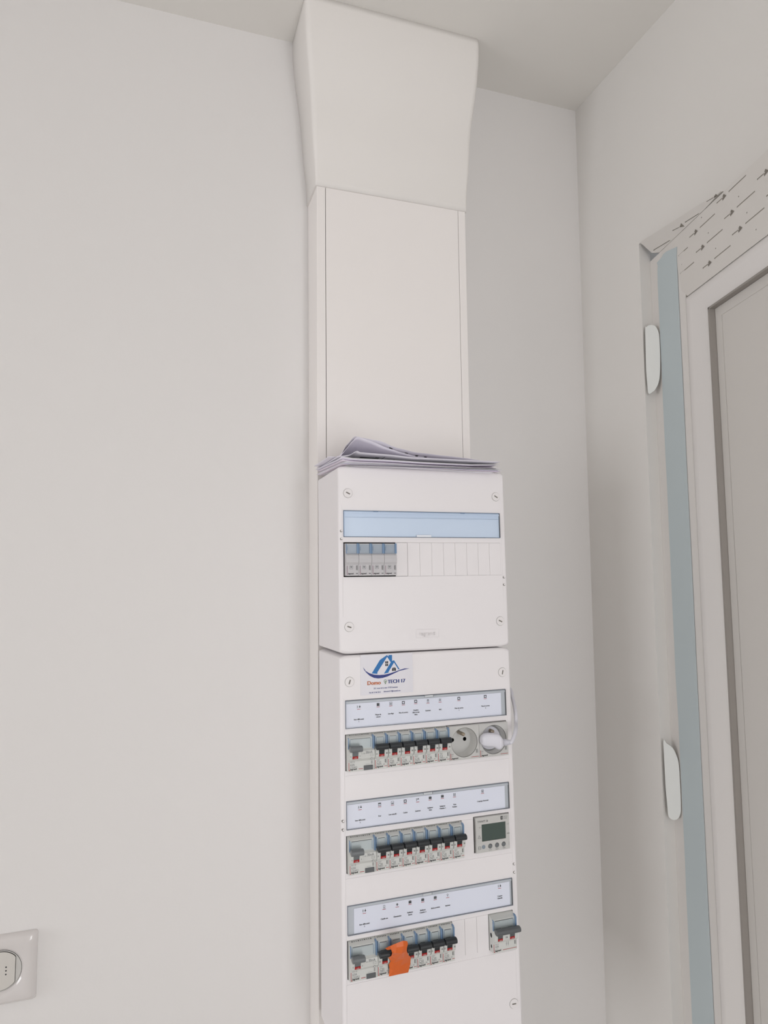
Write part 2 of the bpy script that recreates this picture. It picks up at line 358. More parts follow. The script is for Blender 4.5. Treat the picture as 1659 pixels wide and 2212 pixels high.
# ------------------------------------------------------------------ cable trunking and flared hood
tr = empty('cable_trunking', 'tall white plastic cable trunking running up the wall behind both electrical enclosures', 'cable trunking')
lean = lambda x, y, z: (x, y if y > -0.02 else y + KT*(z-1.9), z)
ZB = 2.1565
up = [(0, 0), (0, -YT), (0.0138, -YT), (0.0138, -YT+0.002), (0.002, -YT+0.002), (0.002, -0.002), (0.2505, -0.002), (0.2505, -YT+0.002), (0.2397, -YT+0.002), (0.2397, -YT), (0.2525, -YT), (0.2525, 0)]
tb = MB().plate([up], 0.0, ZB, PLASTT); tb.v = [(v[0], v[2], v[1]) for v in tb.v]
tb.build('side_rail', tr, fn=lean, bevel=0.0007)
tc_ = MB().box(0.01445, 0.23905, -YT+0.0002, -YT+0.0022, 0.0, ZB, PLASTT); tc_.box(0.012, 0.242, -YT+0.0022, -YT+0.004, 0.0, ZB, HOLE)
tc_.build('cover', tr, fn=lean)
def flare(z):
    T = [(2.1555, 0.03), (2.19, 0.10), (2.2216, 0.26), (2.2937, 0.46), (2.353, 0.80), (2.39, 0.95), (2.414, 1.0), (HC, 1.0)]
    for (a, u), (b, v) in zip(T, T[1:]):
        if z <= b: t = (z-a)/(b-a); t = max(0, t); return u + (v-u)*t
    return 1.0
hm = MB(); rows = []
zs = [2.1552 + (HC-2.1552)*i/28 for i in range(29)]
for z in zs:
    f = (flare(z-0.012)+flare(z)+flare(z+0.012))/3; xl = -0.0012-0.0242*f; xr = 0.2540+0.0150*f; dp = 0.0627 + 0.0390*f; r = 0.002 + 0.0065*min(1, (z-2.15)/0.12)
    row = [(xl, 0.0, z)]
    for k in range(6): a = math.pi/2*k/5; row.append((xl + r - r*math.cos(a), -dp + r - r*math.sin(a), z))
    for k in range(6): a = math.pi/2*k/5; row.append((xr - r + r*math.sin(a), -dp + r - r*math.cos(a), z))
    row.append((xr, 0.0, z)); rows.append(row)
hm.grid(rows, PLASTH, True, True, True)
hood = hm.build('trunking_hood')
for p in hood.data.polygons: p.use_smooth = len(p.vertices) == 4
tag(hood, 'white painted boxing that flares out from the trunking top up to the ceiling', 'trunking hood')

# ------------------------------------------------------------------ enclosures
PITCH = 0.0175; X0 = 0.0078
def outline(x0, x1, z0, z1, ex, ez, n=6):
    P = []
    for cx, cz, sx, sz in ((x1, z0, -1, 1), (x1, z1, -1, -1), (x0, z1, 1, -1), (x0, z0, 1, 1)):
        seq = []
        for k in range(n+1):
            a = math.pi/2*k/n; seq.append((cx + sx*ex*(1-math.sin(a)), cz + sz*ez*(1-math.cos(a))))
        # from horizontal edge (a=0 -> (cx+ex, cz)) to vertical edge (a=90 -> (cx, cz+ez))
        P += seq if (sx*sz < 0 and sz > 0) or (sx > 0 and sz < 0) else seq[::-1]
    return P
def rect(x0, x1, z0, z1): return [(x0, z0), (x1, z0), (x1, z1), (x0, z1)]
def enclosure(name, label, zb, zt, fz0, fz1, holders, windows, screws, notches):
    e = empty(name, label, 'electrical enclosure'); on_face(e, 0, zb); H = zt-zb
    ol = outline(0.0006, 0.2476, 0, H, 0.015, 0.0042)
    cx, cz = 0.1241, H/2
    def inset(d): return [(x + (d if x < cx else -d)*min(1, abs(x-cx)/0.10), z + (d if z < cz else -d)*1.0) for x, z in ol]
    b = MB(); D = 0.1145
    FX0, FX1 = 0.0056, 0.2398
    loops = [(0.0, D), (0.0, 0.0042), (0.0006, 0.0022), (0.0018, 0.0007), (0.0034, 0.0)]
    rws = [[(x, y, z) for x, z in inset(d)] for d, y in loops]
    rws = [rws[0]] + rws[1:]
    b.grid(rws[:2], PLASTB, False, True); b.grid(rws[1:], PLASTB, True, True)
    t = [inset(0.0034), rect(FX0, FX1, fz0, fz1)]
    tri = tessellate_polygon([[Vector((p[0], p[1], 0)) for p in l] for l in t]); fl_ = [p for l in t for p in l]
    b.add([(p[0], 0, p[1]) for p in fl_], [tuple(q_) for q_ in tri], PLASTB)
    hl = [(p[0], 0.0, p[1]) for p in t[1]]; b.grid([hl, [(p[0], 0.006, p[2]) for p in hl]], PLASTB, False, True)
    b.add([(p[0], D, p[2]) for p in rws[0]], [tuple(range(len(ol)))], PLASTB)
    b.box(FX0-0.001, FX1+0.001, 0.05, 0.052, fz0-0.001, fz1+0.001, HOLE)
    b.build('body', e)
    # removable front plate with openings
    fp_ = MB(); g = 0.00012
    hs = [rect(a[0], a[1], a[2], a[3]) for a in holders + windows]
    fp_.plate([rect(FX0+g, FX1-g, fz0, fz1)] + hs, -0.0001, 0.003, PLASTB)
    for w_ in windows: fp_.box(FX0+g, FX1-g, -0.0006, 0.0, w_[4]-0.0008, w_[4]-0.0002, PLASTB) if len(w_) > 4 else None
    plate_o = fp_.build('front_plate', e)
    for sx, sz, ang in screws:
        s_ = MB().cyl(sx, sz, 0.0063, -0.0004, 0.004, SLOTM, 28); s_.cyl(sx, sz, 0.0060, -0.0009, 0.004, SCREWM, 28)
        so = s_.build('quarter_turn_screw', e)
        c_, s2 = math.cos(ang), math.sin(ang); L_, W_ = 0.0029, 0.0008
        MB().flat([(sx + c_*a - s2*b2, sz + s2*a + c_*b2) for a, b2 in ((-L_, -W_), (L_, -W_), (L_, W_), (-L_, W_))], -0.00105, SLOTM).build('slot', so)
    for sx, sz in notches:
        MB().cyl(sx, sz, 0.0016, -0.0010, 0.003, SLOTM, 12).cyl(sx+0.0002, sz+0.0003, 0.0012, -0.0014, 0.003, PLASTB, 12).build('side_catch', e)
    return e, plate_o
def label_holder(e, x0, x1, z0, z1, blue, inl=0.0, inr=0.0, notchx=None):
    h = MB(); h.box(x0+0.0006, x1-0.0006, 0.0011, 0.0030, z0+0.0006, z1-0.0006, BTRAY if blue else TRAY)
    h.box(x0+0.0006, x1-0.0006, -0.0002, 0.0012, z1-0.0042, z1-0.0016, BTRAY if blue else TRAY)
    ho = h.build('label_holder', e)
    p = MB(); p.rect(x0+0.0004, x1-0.0010, z0+0.0005, z1-0.0005, -0.0014, PANE_B if blue else PANE_C)
    E_ = EDGE_B if blue else EDGE_G
    p.box(x0+0.0004, x1-0.0010, -0.0018, 0.0002, z1-0.0008, z1-0.0005, E_)
    p.box(x0+0.0004, x1-0.0010, -0.0018, -0.0010, z0+0.0004, z0+0.0007, E_)
    if not blue: p.box(x0+0.0004, x1-0.0010, -0.0016, -0.0011, z0+0.0017, z0+0.0019, E_)
    p.box(x0+0.0003, x0+0.0006, -0.0018, 0.0010, z0+0.0004, z1-0.0005, E_)
    p.box(x1-0.0010, x1-0.0006, -0.0018, 0.0010, z0+0.0004, z1-0.0005, DGREY)
    p.build('clear_pane', ho)
    if notchx:
        MB().box(notchx-0.0060, notchx+0.0060, -0.0024, -0.0014, z1-0.0030, z1-0.0006, TRAY if not blue else BTRAY).box(notchx+0.0060, notchx+0.0066, -0.0024, -0.0014, z1-0.0030, z1-0.0006, DGREY).build('finger_tab', ho)
    if blue:
        r_ = MB(); r_.rect(x0+0.002, x1-0.003, z1-0.0090, z1-0.0012, -0.0012, PANE_C); r_.box(x0+0.002, x1-0.003, -0.0018, -0.0013, z1-0.0094, z1-0.0092, EDGE_B)
        for a in (0.052, 0.180): r_.box(a-0.003, a+0.003, -0.0020, -0.001, z1-0.0016, z1-0.0006, EDGE_B)
        r_.box(0.110, 0.131, -0.0022, -0.0014, z0+0.0006, z0+0.0032, BTRAY); r_.build('moulded_rib', ho)
    return ho

# ---- top enclosure
ZB1, ZT1 = 1.4528, 1.7003
hz = 1.605-ZB1
top, _ = enclosure('small_enclosure', 'white upper electrical enclosure with a blank blue label strip, papers lying on it', ZB1, ZT1,
    1.5010-ZB1, 1.6470-ZB1, [(0.0072, 0.2382, 1.6047-ZB1, 1.6403-ZB1)], [(0.0068, 0.2374, 1.5523-ZB1, 1.5979-ZB1)],
    [(0.0138, 1.6630-ZB1, -0.45), (0.2330, 1.6638-ZB1, -0.55), (0.0137, 1.4877-ZB1, -0.35), (0.2336, 1.4882-ZB1, -0.45)],
    [(0.0042, 1.6127-ZB1), (0.0042, 1.6023-ZB1), (0.2416, 1.5492-ZB1), (0.2416, 1.5388-ZB1)])
label_holder(top, 0.0072, 0.2382, 1.6047-ZB1, 1.6403-ZB1, True)
bl = [(0.0793, 0.0962)] + [(0.0968 + 0.01758*k, 0.0968 + 0.01758*(k+1)) for k in range(8)]
MB().box(0.0965, 0.2374, 0.0006, 0.0016, 1.5524-ZB1, 1.5978-ZB1, PLASTB).build('blank_carrier', top)
def blank(e, a, b, z0, z1, g=0.00015): return MB().box(a+g, b-g, -0.0002, 0.0006, z0, z1, PLASTB).build('blanking_plate', e)
for a, b in bl: blank(top, a, b, 1.5527-ZB1, 1.5975-ZB1)
em = MB(); em.frame(0.1063, 0.1397, 1.4699-ZB1, 1.4810-ZB1, 0.00025, -0.0006, SCREWM)
em.plate([rect(0.1063, 0.1397, 1.4699-ZB1, 1.4810-ZB1), rect(0.1067, 0.1393, 1.4703-ZB1, 1.4806-ZB1)], -0.0004, 0.001, PLASTB)
em.text('legrand', 0.1230, 1.4728-ZB1, 0.0078, -0.0006, SCREWM, bold=0.0003); em.build('embossed_mark', top)

# ---- lower enclosure
ZB2, ZT2 = 0.9520, 1.4513
ROWZ = [1.3300, 1.2060, 1.0820]
HOLD = [(1.3590, 1.3948), (1.2352, 1.2704), (1.1098, 1.1454)]
wins = []
for k, c in enumerate(ROWZ):
    rx = [0.2374, 0.1658, 0.1483][k]
    wins.append([0.0066, rx, c-0.0228-ZB2, c+0.0224-ZB2, c-0.0285-ZB2])
wins.append([0.1828, 0.2364, 1.2071-0.0232-ZB2, 1.2071+0.0233-ZB2])
wins.append([0.2004, 0.2374, ROWZ[2]-0.0228-ZB2, ROWZ[2]+0.0224-ZB2])
low, lowp = enclosure('large_enclosure', 'tall white lower electrical enclosure with three rows of circuit breakers and labels', ZB2, ZT2,
    0.9900-ZB2, 1.3975-ZB2, [(0.0072, 0.2382, a-ZB2, b-ZB2) for a, b in HOLD], wins,
    [(0.0133, 1.4178-ZB2, 1.25), (0.2341, 1.4178-ZB2, 1.35), (0.2346, 0.9868-ZB2, -0.05), (0.0133, 0.9868-ZB2, 0.4)],
    [(0.0030, 1.2468-ZB2), (0.0030, 1.2363-ZB2), (0.2418, 1.1623-ZB2), (0.2418, 1.1516-ZB2)])
for k in range(3): MB().box(0.1485+0.0173*k+0.0002, 0.1485+0.0173*(k+1)-0.0002, -0.0010, 0.0, ROWZ[2]-0.0225-ZB2, ROWZ[2]+0.0222-ZB2, PLASTB).build('blanking_plate', low)
MB().box(0.1662, 0.1822, -0.0010, 0.0, ROWZ[1]-0.0225-ZB2, ROWZ[1]+0.0222-ZB2, PLASTB).build('blanking_plate', low)

# ---- pictograms on the label sheets
def icon(p, kind, x, z, y, k=0.0019):
    I = INK
    if kind == 'socket': p.rect(x-k, x+k, z-k, z+k, y, I); p.disc(x, z, k*0.62, y-0.00003, PAPER, 14)
    elif kind == 'hob':
        p.rect(x-k, x+k, z-k, z+k, y, I)
        for a in (-.5, .5):
            for b in (-.5, .5): p.disc(x+a*k, z+b*k, k*0.3, y-0.00003, GINK, 10)
    elif kind == 'washer': p.frame(x-k, x+k, z-k, z+k, k*0.18, y, I); p.disc(x, z-k*0.1, k*0.5, y, I, 12); p.disc(x, z-k*0.1, k*0.2, y-0.00003, PAPER, 10)
    elif kind == 'rad':
        p.rect(x-k, x+k, z-k, z+k*0.6, y, I)
        for a in (-.5, 0, .5): p.rect(x+a*k-k*.08, x+a*k+k*.08, z-k*.8, z+k*.4, y-0.00003, GINK)
        p.rect(x-k*.5, x-k*.3, z+k*.6, z+k, y, I); p.rect(x+k*.2, x+k*.4, z+k*.6, z+k, y, I)
    elif kind == 'diff':
        p.rect(x-k*1.2, x-k*1.0, z-k*.9, z+k*.9, y, GINK); p.rect(x-k*.7, x-k*.5, z-k*.9, z+k*.9, y, GINK); p.rect(x-k*1.2, x-k*.5, z-k*.1, z+k*.1, y, INK)
        p.disc(x+k*.7, z-k*.1, k*.5, y, I, 12); p.rect(x+k*.55, x+k*.85, z, z+k, y, I)
    elif kind == 'fan':
        for a in range(4):
            t = a*math.pi/2+.4; p.flat([(x, z), (x+k*math.cos(t), z+k*math.sin(t)), (x+k*1.05*math.cos(t+.6), z+k*1.05*math.sin(t+.6))], y, I)
    elif kind == 'lamp': p.disc(x, z+k*.3, k*.6, y, I, 14); p.disc(x, z+k*.3, k*.42, y-0.00003, PAPER, 12); p.rect(x-k*.2, x+k*.2, z-k*.8, z-k*.3, y, I)
    elif kind == 'out': p.frame(x-k*.6, x+k*.6, z-k, z+k*.4, k*.2, y, I); p.flat([(x-k, z+k*.4), (x+k, z+k*.4), (x, z+k*1.1)], y, GINK)
    elif kind == 'oven': p.frame(x-k, x+k, z-k, z+k, k*.2, y, I); p.rect(x-k, x+k, z+k*.3, z+k, y, I); p.rect(x-k*.4, x+k*.4, z-k*.4, z-k*.2, y, I)
    elif kind == 'dish': p.frame(x-k, x+k, z-k, z+k, k*.15, y, I); p.rect(x-k*.7, x+k*.7, z-k*.7, z, y, GINK)
    elif kind == 'walll': p.rect(x-k, x-k*.75, z-k, z+k, y, I); p.rect(x-k*.75, x+k*.2, z+k*.1, z+k*.35, y, I); p.flat([(x-k*.2, z+k*.1), (x+k, z+k*.1), (x+k*.6, z+k*.8), (x, z+k*.8)], y, I)
    elif kind == 'blind':
        for a in range(4): p.rect(x-k*.8, x+k*.8, z-k+a*k*.5, z-k+a*k*.5+k*.18, y, I)
        p.rect(x-k*.8, x-k*.6, z-k, z+k, y, I); p.rect(x+k*.6, x+k*.8, z-k, z+k, y, I)
    elif kind == 'meter': p.rect(x-k*.8, x+k*.8, z, z+k*.3, y, I); p.frame(x-k*.8, x+k*.8, z-k, z+k, k*.18, y, I); p.disc(x, z-k*.4, k*.3, y, I, 10)
    elif kind == 'heater': p.frame(x-k*.6, x+k*.6, z-k, z+k, k*.15, y, I); p.disc(x, z-k*.3, k*.25, y, GRN, 8)
    elif kind == 'air': p.disc(x, z, k*.7, y, GINK, 14); p.flat([(x, z+k), (x+k*.7, z), (x, z-k)], y, I)
    p.rect(x-k*1.15, x+k*1.15, z-k*1.75, z-k*1.45, y, RED)
MODX = lambda k: X0 + 0.035 + PITCH*(k+0.5)
SH = [
 [(X0+.0175, 'diff', ['Inter-différentiel', '1'], -.0040), (MODX(0), 'hob', ['Plaque de', 'cuisson'], 0), (MODX(1), 'washer', ['Lave-linge'], 0), (MODX(2), 'socket', ['Prise de service'], 0),
  (MODX(3), 'socket', ['Chambre', 'Salle de bain', 'Salon'], 0.0018), (MODX(4), 'out', ['Extérieur'], 0), (MODX(5), 'fan', ['VMC'], 0), (.1667, 'socket', ['Prise de service', '1'], 0), (.2065, 'socket', ['Prise de service', '2'], 0)],
 [(X0+.0175, 'diff', ['Inter-différentiel', '2'], -.0040), (MODX(0), 'oven', ['Four'], -.002), (MODX(1), 'dish', ['Lave-vaisselle'], -.002), (MODX(2), 'socket', ['Cuisine'], -.002), (MODX(3), 'walll', ['Extérieur'], -.002),
  (MODX(4), 'rad', ['Radiateur', 'Salon'], 0), (MODX(5), 'rad', ['Radiateur', 'Chambre 1'], 0), (MODX(6), 'blind', ['Volet', 'Roulant'], 0), (.198, 'meter', ['Comptage électricité'], 0)],
 [(X0+.0215, 'diff', ['Inter-différentiel', '3'], -.0040), (MODX(0)+.004, 'heater', ['Chauffe-eau'], -.002), (MODX(1)+.004, 'air', ['Climatisation'], -.002), (MODX(2)+.004, 'rad', ['Radiateur', 'Entrée'], 0), (MODX(3)+.004, 'rad', ['Radiateur', 'Chambre 2'], 0),
  (MODX(4)+.004, 'rad', ['Sèche-serviette'], 0), (MODX(5)+.004, 'lamp', ['Intérieur'], 0), (.2190, 'diff', ['Coupure', 'Générale'], 0)]]
for r, (z0, z1) in enumerate(HOLD):
    ho = label_holder(low, 0.0072, 0.2382, z0-ZB2, z1-ZB2, False, notchx=[0.1225, 0.118, 0.114][r])
    il, ir = [(0.0012, 0.0075), (0.0012, 0.0065), (0.0085, 0.004)][r]
    MB().box(0.0072+il, 0.2382-ir, 0.0000, 0.0009, z0-ZB2+0.0008, z1-ZB2-0.0046, PAPER).build('paper_strip', ho)
    p = MB(); y = -0.0002; zt = z1-ZB2-0.0046
    for x, ic, lines, dz in SH[r]:
        icon(p, ic, x, zt-0.0035+dz*0.25, y)
        for i, ln in enumerate(lines): p.text(ln, x, zt-0.0170+dz-0.0028*i, 0.00250, y, INK, sx=0.80, bold=0.00009)
    p.build('printed_labels', ho)['kind'] = 'stuff'

# ------------------------------------------------------------------ modular devices (local: x from left edge, -y out of the face, z from row centre)
OL = 0.0080
PROF = [(0.030, -0.0222), (-OL, -0.0222), (-OL, -0.0100), (-OL-0.0028, -0.0068), (-OL-0.0034, -0.002), (-OL-0.0028, 0.0028), (-OL+0.0002, 0.0052), (-OL+0.0002, 0.0187), (0.003, 0.0220), (0.030, 0.0220)]
def lever_part(parent, x0, x1, m, stems, o0=OL):
    lv = MB(); z = 0.0072
    pr = [(-o0-0.0040, z-0.0026), (-o0-0.0070, z-0.0036), (-o0-0.0108, z-0.0034), (-o0-0.0126, z-0.0022), (-o0-0.0132, z), (-o0-0.0124, z+0.0022), (-o0-0.0102, z+0.0034), (-o0-0.0070, z+0.0034), (-o0-0.0036, z+0.0020)]
    lv.prism_x(pr, x0, x1, m)
    lo = lv.build('lever', parent, bevel=0.0009, seg=2)
    for sx0, sx1 in stems:
        st = MB().prism_x([(-o0, -0.0050), (-o0-0.0044, -0.0050), (-o0-0.0056, -0.0015), (-o0-0.0064, 0.0020), (-o0-0.0075, 0.0060), (-o0, 0.0080)], sx0, sx1, m).build('stem', lo, bevel=0.0003, seg=1)
        ind = MB().prism_x([(-o0, -0.0058), (-o0-0.0049, -0.0058), (-o0-0.0056, -0.0026), (-o0, -0.0022)], sx0+0.0001, sx1-0.0001, REDI)
        ind.text('I-ON', (sx0+sx1)/2, -0.0050, 0.0019, -o0-0.0058, LGREY, sx=0.9)
        ind.build('red_indicator', lo)
    return lo
def cheeks(b, xs, o0=OL):
    for a, c in xs: b.prism_x([(-o0, -0.0090), (-o0-0.0030, -0.0080), (-o0-0.0052, -0.0050), (-o0-0.0056, 0.0020), (-o0-0.0040, 0.0062), (-o0, 0.0070)], a, c, LGREY)
def cover(parent, x0, x1, zlo=0.0064, o0=OL, split=True):
    c = MB()
    c.flat([(x0+0.0009, zlo), (x1-0.0028, zlo), (x1-0.0028, 0.0196), (x1-0.0040, 0.0196), (x1-0.0052, 0.0176), (x0+0.0034, 0.0176), (x0+0.0022, 0.0196), (x0+0.0009, 0.0196)], -o0-0.0010, PANE_M)
    co = c.build('label_cover', parent)
    e_ = MB()
    e_.prism_x([(-o0+0.001, zlo-0.0012), (-o0-0.0022, zlo-0.0012), (-o0-0.0022, 0.0188), (-o0-0.0002, 0.0208), (-o0+0.004, 0.0212), (-o0+0.001, 0.0180)], x1-0.0023, x1-0.0005, EDGE_B)
    e_.prism_x([(-o0+0.001, zlo), (-o0-0.0018, zlo), (-o0-0.0018, 0.0190), (-o0+0.001, 0.0195)], x0+0.0003, x0+0.0011, EDGE_B)
    for a in (x0+0.0026, x1-0.0049): e_.box(a, a+0.00025, -o0-0.0016, -o0-0.0012, zlo+0.001, 0.0172, EDGE_B)
    e_.box(x0+0.0034, x1-0.0052, -o0-0.0013, -o0-0.0004, 0.01755, 0.0178, DGREY)
    e_.build('blue_bracket', co)
    return co
def lettering(parent, w, lines, red=True, bar=True, brand='legrand', y=-OL-0.00025, redw=0.0042):
    p = MB(); yy = y
    if red:
        p.rect(0.0010, 0.0016, -0.0205, -0.0108, yy, RED); p.rect(0.0010, 0.0030, -0.0208, -0.0202, yy, RED); p.rect(w-redw, w-0.0006, -0.0194, -0.0189, yy, RED)
    p.text(brand, 0.0030, -0.0202, 0.0032, yy, INK, align='l', sx=0.92, bold=0.00012)
    for t, x, z, s, m, al in lines: p.text(t, x, z, s, yy, m, align=al, sx=0.85)
    if bar:
        p.rect(w-0.0032, w-0.0024, -0.0150, -0.0104, yy, INK)
        for i in range(3): p.rect(w-0.0017, w-0.0010, -0.0150+0.0017*i, -0.0140+0.0017*i, yy, GINK)
    return p
def breaker(rating):
    t = bpy.data.objects.new('circuit_breaker', None); COL.objects.link(t)
    W_ = 0.01735
    b = MB().prism_x(PROF, 0.0001, W_, LGREY); cheeks(b, [(0.0006, 0.0049), (0.0121, 0.0168)])
    b.build('body', t, bevel=0.0003, seg=1)
    top_marks = MB()
    for i in range(6): top_marks.add([(0.0022+0.0021*i, -0.0022, 0.0209), (0.0030+0.0021*i+0.0003*(i % 2), -0.0022, 0.0209), (0.0030+0.0021*i, -0.0008, 0.0214), (0.0022+0.0021*i, -0.0008, 0.0214)], [(0, 1, 2, 3)], INK)
    top_marks.build('top_marks', t)
    cover(t, 0.0, 0.0175); lever_part(t, 0.0004, 0.0163, BLACK, [(0.0050, 0.0120)])
    p = lettering(t, 0.0175, [('DNX³', 0.0030, -0.0119, 0.0021, GINK, 'l'), (rating, 0.0030, -0.0157, 0.0043, MGREY, 'l'), ('6kA', 0.0118, -0.0174, 0.0019, GINK, 'l')])
    p.frame(0.0030, 0.0096, -0.0177, -0.0160, 0.00022, -OL-0.00025, GINK); p.text('4500 3', 0.0063, -0.0174, 0.0014, -OL-0.00025, GINK, sx=0.8)
    p.rect(0.0018, 0.0022, -0.0030, -0.0010, -OL-0.0058, INK); p.rect(0.0142, 0.0146, -0.0030, -0.0010, -OL-0.0058, INK); p.rect(0.0152, 0.0158, -0.0030, -0.0010, -OL-0.0058, INK); p.rect(0.0008, 0.0011, -0.0030, -0.0010, -OL-0.0058, INK)
    p.build('lettering', t)
    return t
protos = {}
def copy_tree(o, parent=None):
    c = o.copy(); COL.objects.link(c); c.parent = parent
    for ch in list(o.children): copy_tree(ch, c)
    return c
def place_breaker(rating, row, k, label):
    if rating not in protos: protos[rating] = breaker(rating); o = protos[rating]
    else: o = copy_tree(protos[rating])
    on_face(o, X0+0.035+PITCH*k, ROWZ[row]); tag(o, label, 'circuit breaker', ['circuit breakers in the top row', 'circuit breakers in the middle row', 'circuit breakers in the bottom row'][row])
    return o
ords = ['first', 'second', 'third', 'fourth', 'fifth', 'sixth', 'seventh']
rn = ['top', 'middle', 'bottom']
RT = [[('C32', "under the 'Plaque de cuisson' label"), ('C20', "under the 'Lave-linge' label"), ('C16', "under the third label 'Prise de service'"), ('C16', "under the 'Salle de bain' label"), ('C16', "under the hose-bib 'Extérieur' label"), ('C2', "under the 'VMC' label, beside the empty socket")],
      [('C20', "under the 'Four' label"), ('C20', "under the 'Lave-vaisselle' label"), ('C16', "under the 'Cuisine' label"), ('C10', "under the wall-lamp 'Extérieur' label"), ('C10', "under the 'Radiateur Salon' label"), ('C10', "under the 'Radiateur Chambre 1' label"), ('C10', "under the 'Volet Roulant' label")],
      [('C20', "under the 'Chauffe-eau' label"), ('C16', "hidden behind the orange tape"), ('C10', "just right of the orange tape"), ('C10', "under the 'Radiateur Chambre 2' label"), ('C10', "under the 'Sèche-serviette' label"), ('C10', "under the 'Intérieur' label")]]
RT[0][4] = ('C16', "under the 'Extérieur' label, fifth from left")
for r in range(3):
    for k, (c, where) in enumerate(RT[r]):
        vis = 'black-levered breaker ' if (r, k) == (2, 1) else 'black-levered %s breaker ' % c
        place_breaker(c, r, k, '%s row %s%s' % (rn[r], vis, where))

def differential():
    t = bpy.data.objects.new('differential_switch', None); COL.objects.link(t); W_ = 0.0348
    b = MB().prism_x([(-p[0]*-1 if False else p[0], p[1]) for p in PROF], 0.0001, W_, LGREY)
    # flat right half of the front
    b.prism_x([(0.0, -0.0100), (-OL-0.0028, -0.0068), (-OL-0.0036, 0.0), (-OL-0.0030, 0.0032), (0.0, 0.0040)], 0.0172, W_, LGREY)
    cheeks(b, [(0.0008, 0.0046), (0.0122, 0.0160)])
    b.build('body', t, bevel=0.0003, seg=1)
    cover(t, 0.0, 0.0350, zlo=0.0056)
    tm = MB()
    for i in range(10): tm.add([(0.004+0.0027*i, -0.0022, 0.0209), (0.0054+0.0027*i, -0.0022, 0.0209), (0.0054+0.0027*i, -0.0010, 0.0213), (0.004+0.0027*i, -0.0010, 0.0213)], [(0, 1, 2, 3)], GINK if i % 3 else INK)
    tm.build('top_marks', t)
    lever_part(t, 0.0006, 0.0166, MGREY, [(0.0046, 0.0122)])
    tb_ = MB().box(0.0208, 0.0328, -OL-0.0012, -OL+0.001, -0.0216, -0.0160, DGREY).build('test_button', t, bevel=0.0004)
    yq = -OL-0.0039
    p = lettering(t, 0.0350, [('DX³- ID', 0.0030, -0.0112, 0.0022, GINK, 'l'), ('63A', 0.0030, -0.0152, 0.0042, GINK, 'l'), ('Test mensuel', 0.0232, -0.0148, 0.0011, GINK, 'l')], red=False, bar=False)
    p.rect(0.0010, 0.0016, -0.0205, -0.0108, -OL-0.00025, RED); p.rect(0.0010, 0.0030, -0.0208, -0.0202, -OL-0.00025, RED); p.rect(0.0140, 0.0196, -0.0198, -0.0192, -OL-0.00025, RED)
    p.frame(0.0030, 0.0120, -0.0178, -0.0160, 0.0002, -OL-0.00025, GINK); p.text('AC 10000', 0.0075, -0.0175, 0.0014, -OL-0.00025, GINK, sx=0.9)
    p.text('30mA', 0.0228, -0.0008, 0.0046, yq, GINK, align='l', sx=0.80); p.text('IΔn', 0.0196, -0.0008, 0.0020, yq, GINK, align='l', sx=0.8)
    p.frame(0.0285, 0.0325, -0.0042, -0.0018, 0.0002, yq, GINK); p.disc(0.0305, -0.0075, 0.0014, -OL-0.0035, GINK, 6); p.disc(0.0305, -0.0075, 0.0009, -OL-0.0036, LGREY, 6)
    p.rect(0.0308, 0.0313, -0.0146, -0.0106, -OL-0.00025, INK); p.rect(0.0322, 0.0326, -0.0146, -0.0106, -OL-0.00025, GINK)
    p.rect(0.0022, 0.0026, -0.0035, -0.0015, -OL-0.0058, INK); p.rect(0.0142, 0.0145, -0.0035, -0.0015, -OL-0.0058, INK)
    p.build('lettering', t)
    return t
d0 = differential()
for r in range(3):
    o = d0 if r == 0 else copy_tree(d0)
    on_face(o, X0, ROWZ[r]); tag(o, 'wide 30mA differential switch with grey lever at the left end of the %s breaker row' % rn[r], 'differential switch', 'differential switches at the left of each row')

# two-pole main switch
ms = empty('main_switch', "two-pole main switch with one wide grey lever under the 'Coupure Générale' label", 'main switch'); on_face(ms, 0.2010, ROWZ[2])
OM = 0.0110
b = MB().prism_x([(p[0]-(OM-OL) if p[0] < 0 else p[0], p[1]) for p in PROF], 0.0001, 0.0353, LGREY); cheeks(b, [(0.0006, 0.0049), (0.0121, 0.0225), (0.0297, 0.0346)], OM)
b.build('body', ms, bevel=0.0003, seg=1)
sh = MB()
for z, r in ((-0.0010, 0.0030), (-0.0148, 0.0022)):
    v = [(0.00005, -OM+0.0045+r*0.75*math.cos(a*math.pi/8), z + r*math.sin(a*math.pi/8)) for a in range(16)]
    sh.add(v, [tuple(range(16))], HOLE)
sh.build('side_hole', ms)
cover(ms, 0.0, 0.0352, o0=OM); lever_part(ms, 0.0008, 0.0355, DGREY, [(0.0050, 0.0120), (0.0226, 0.0296)], OM)
p = lettering(ms, 0.0350, [('DX³- IS', 0.0034, -0.0122, 0.0019, GINK, 'l'), ('63A', 0.0034, -0.0154, 0.0036, GINK, 'l'), ('AC 22A', 0.0034, -0.0176, 0.0014, GINK, 'l')], red=False, y=-OM-0.0003)
p.rect(0.0010, 0.0016, -0.0205, -0.0108, -OM-0.0003, RED); p.rect(0.0010, 0.0030, -0.0208, -0.0202, -OM-0.0003, RED); p.rect(0.0140, 0.0345, -0.0197, -0.0192, -OM-0.0003, RED)
for a in (0.0195, 0.0222): p.rect(a, a+0.0004, -0.0150, -0.0100, -OM-0.0003, GINK); p.rect(a-0.0006, a+0.0010, -0.0128, -0.0125, -OM-0.0003, GINK)
p.rect(0.0160, 0.0164, -0.0030, -0.0010, -OM-0.0058, INK); p.rect(0.0176, 0.0184, -0.0030, -0.0010, -OM-0.0058, INK)
p.build('lettering', ms)

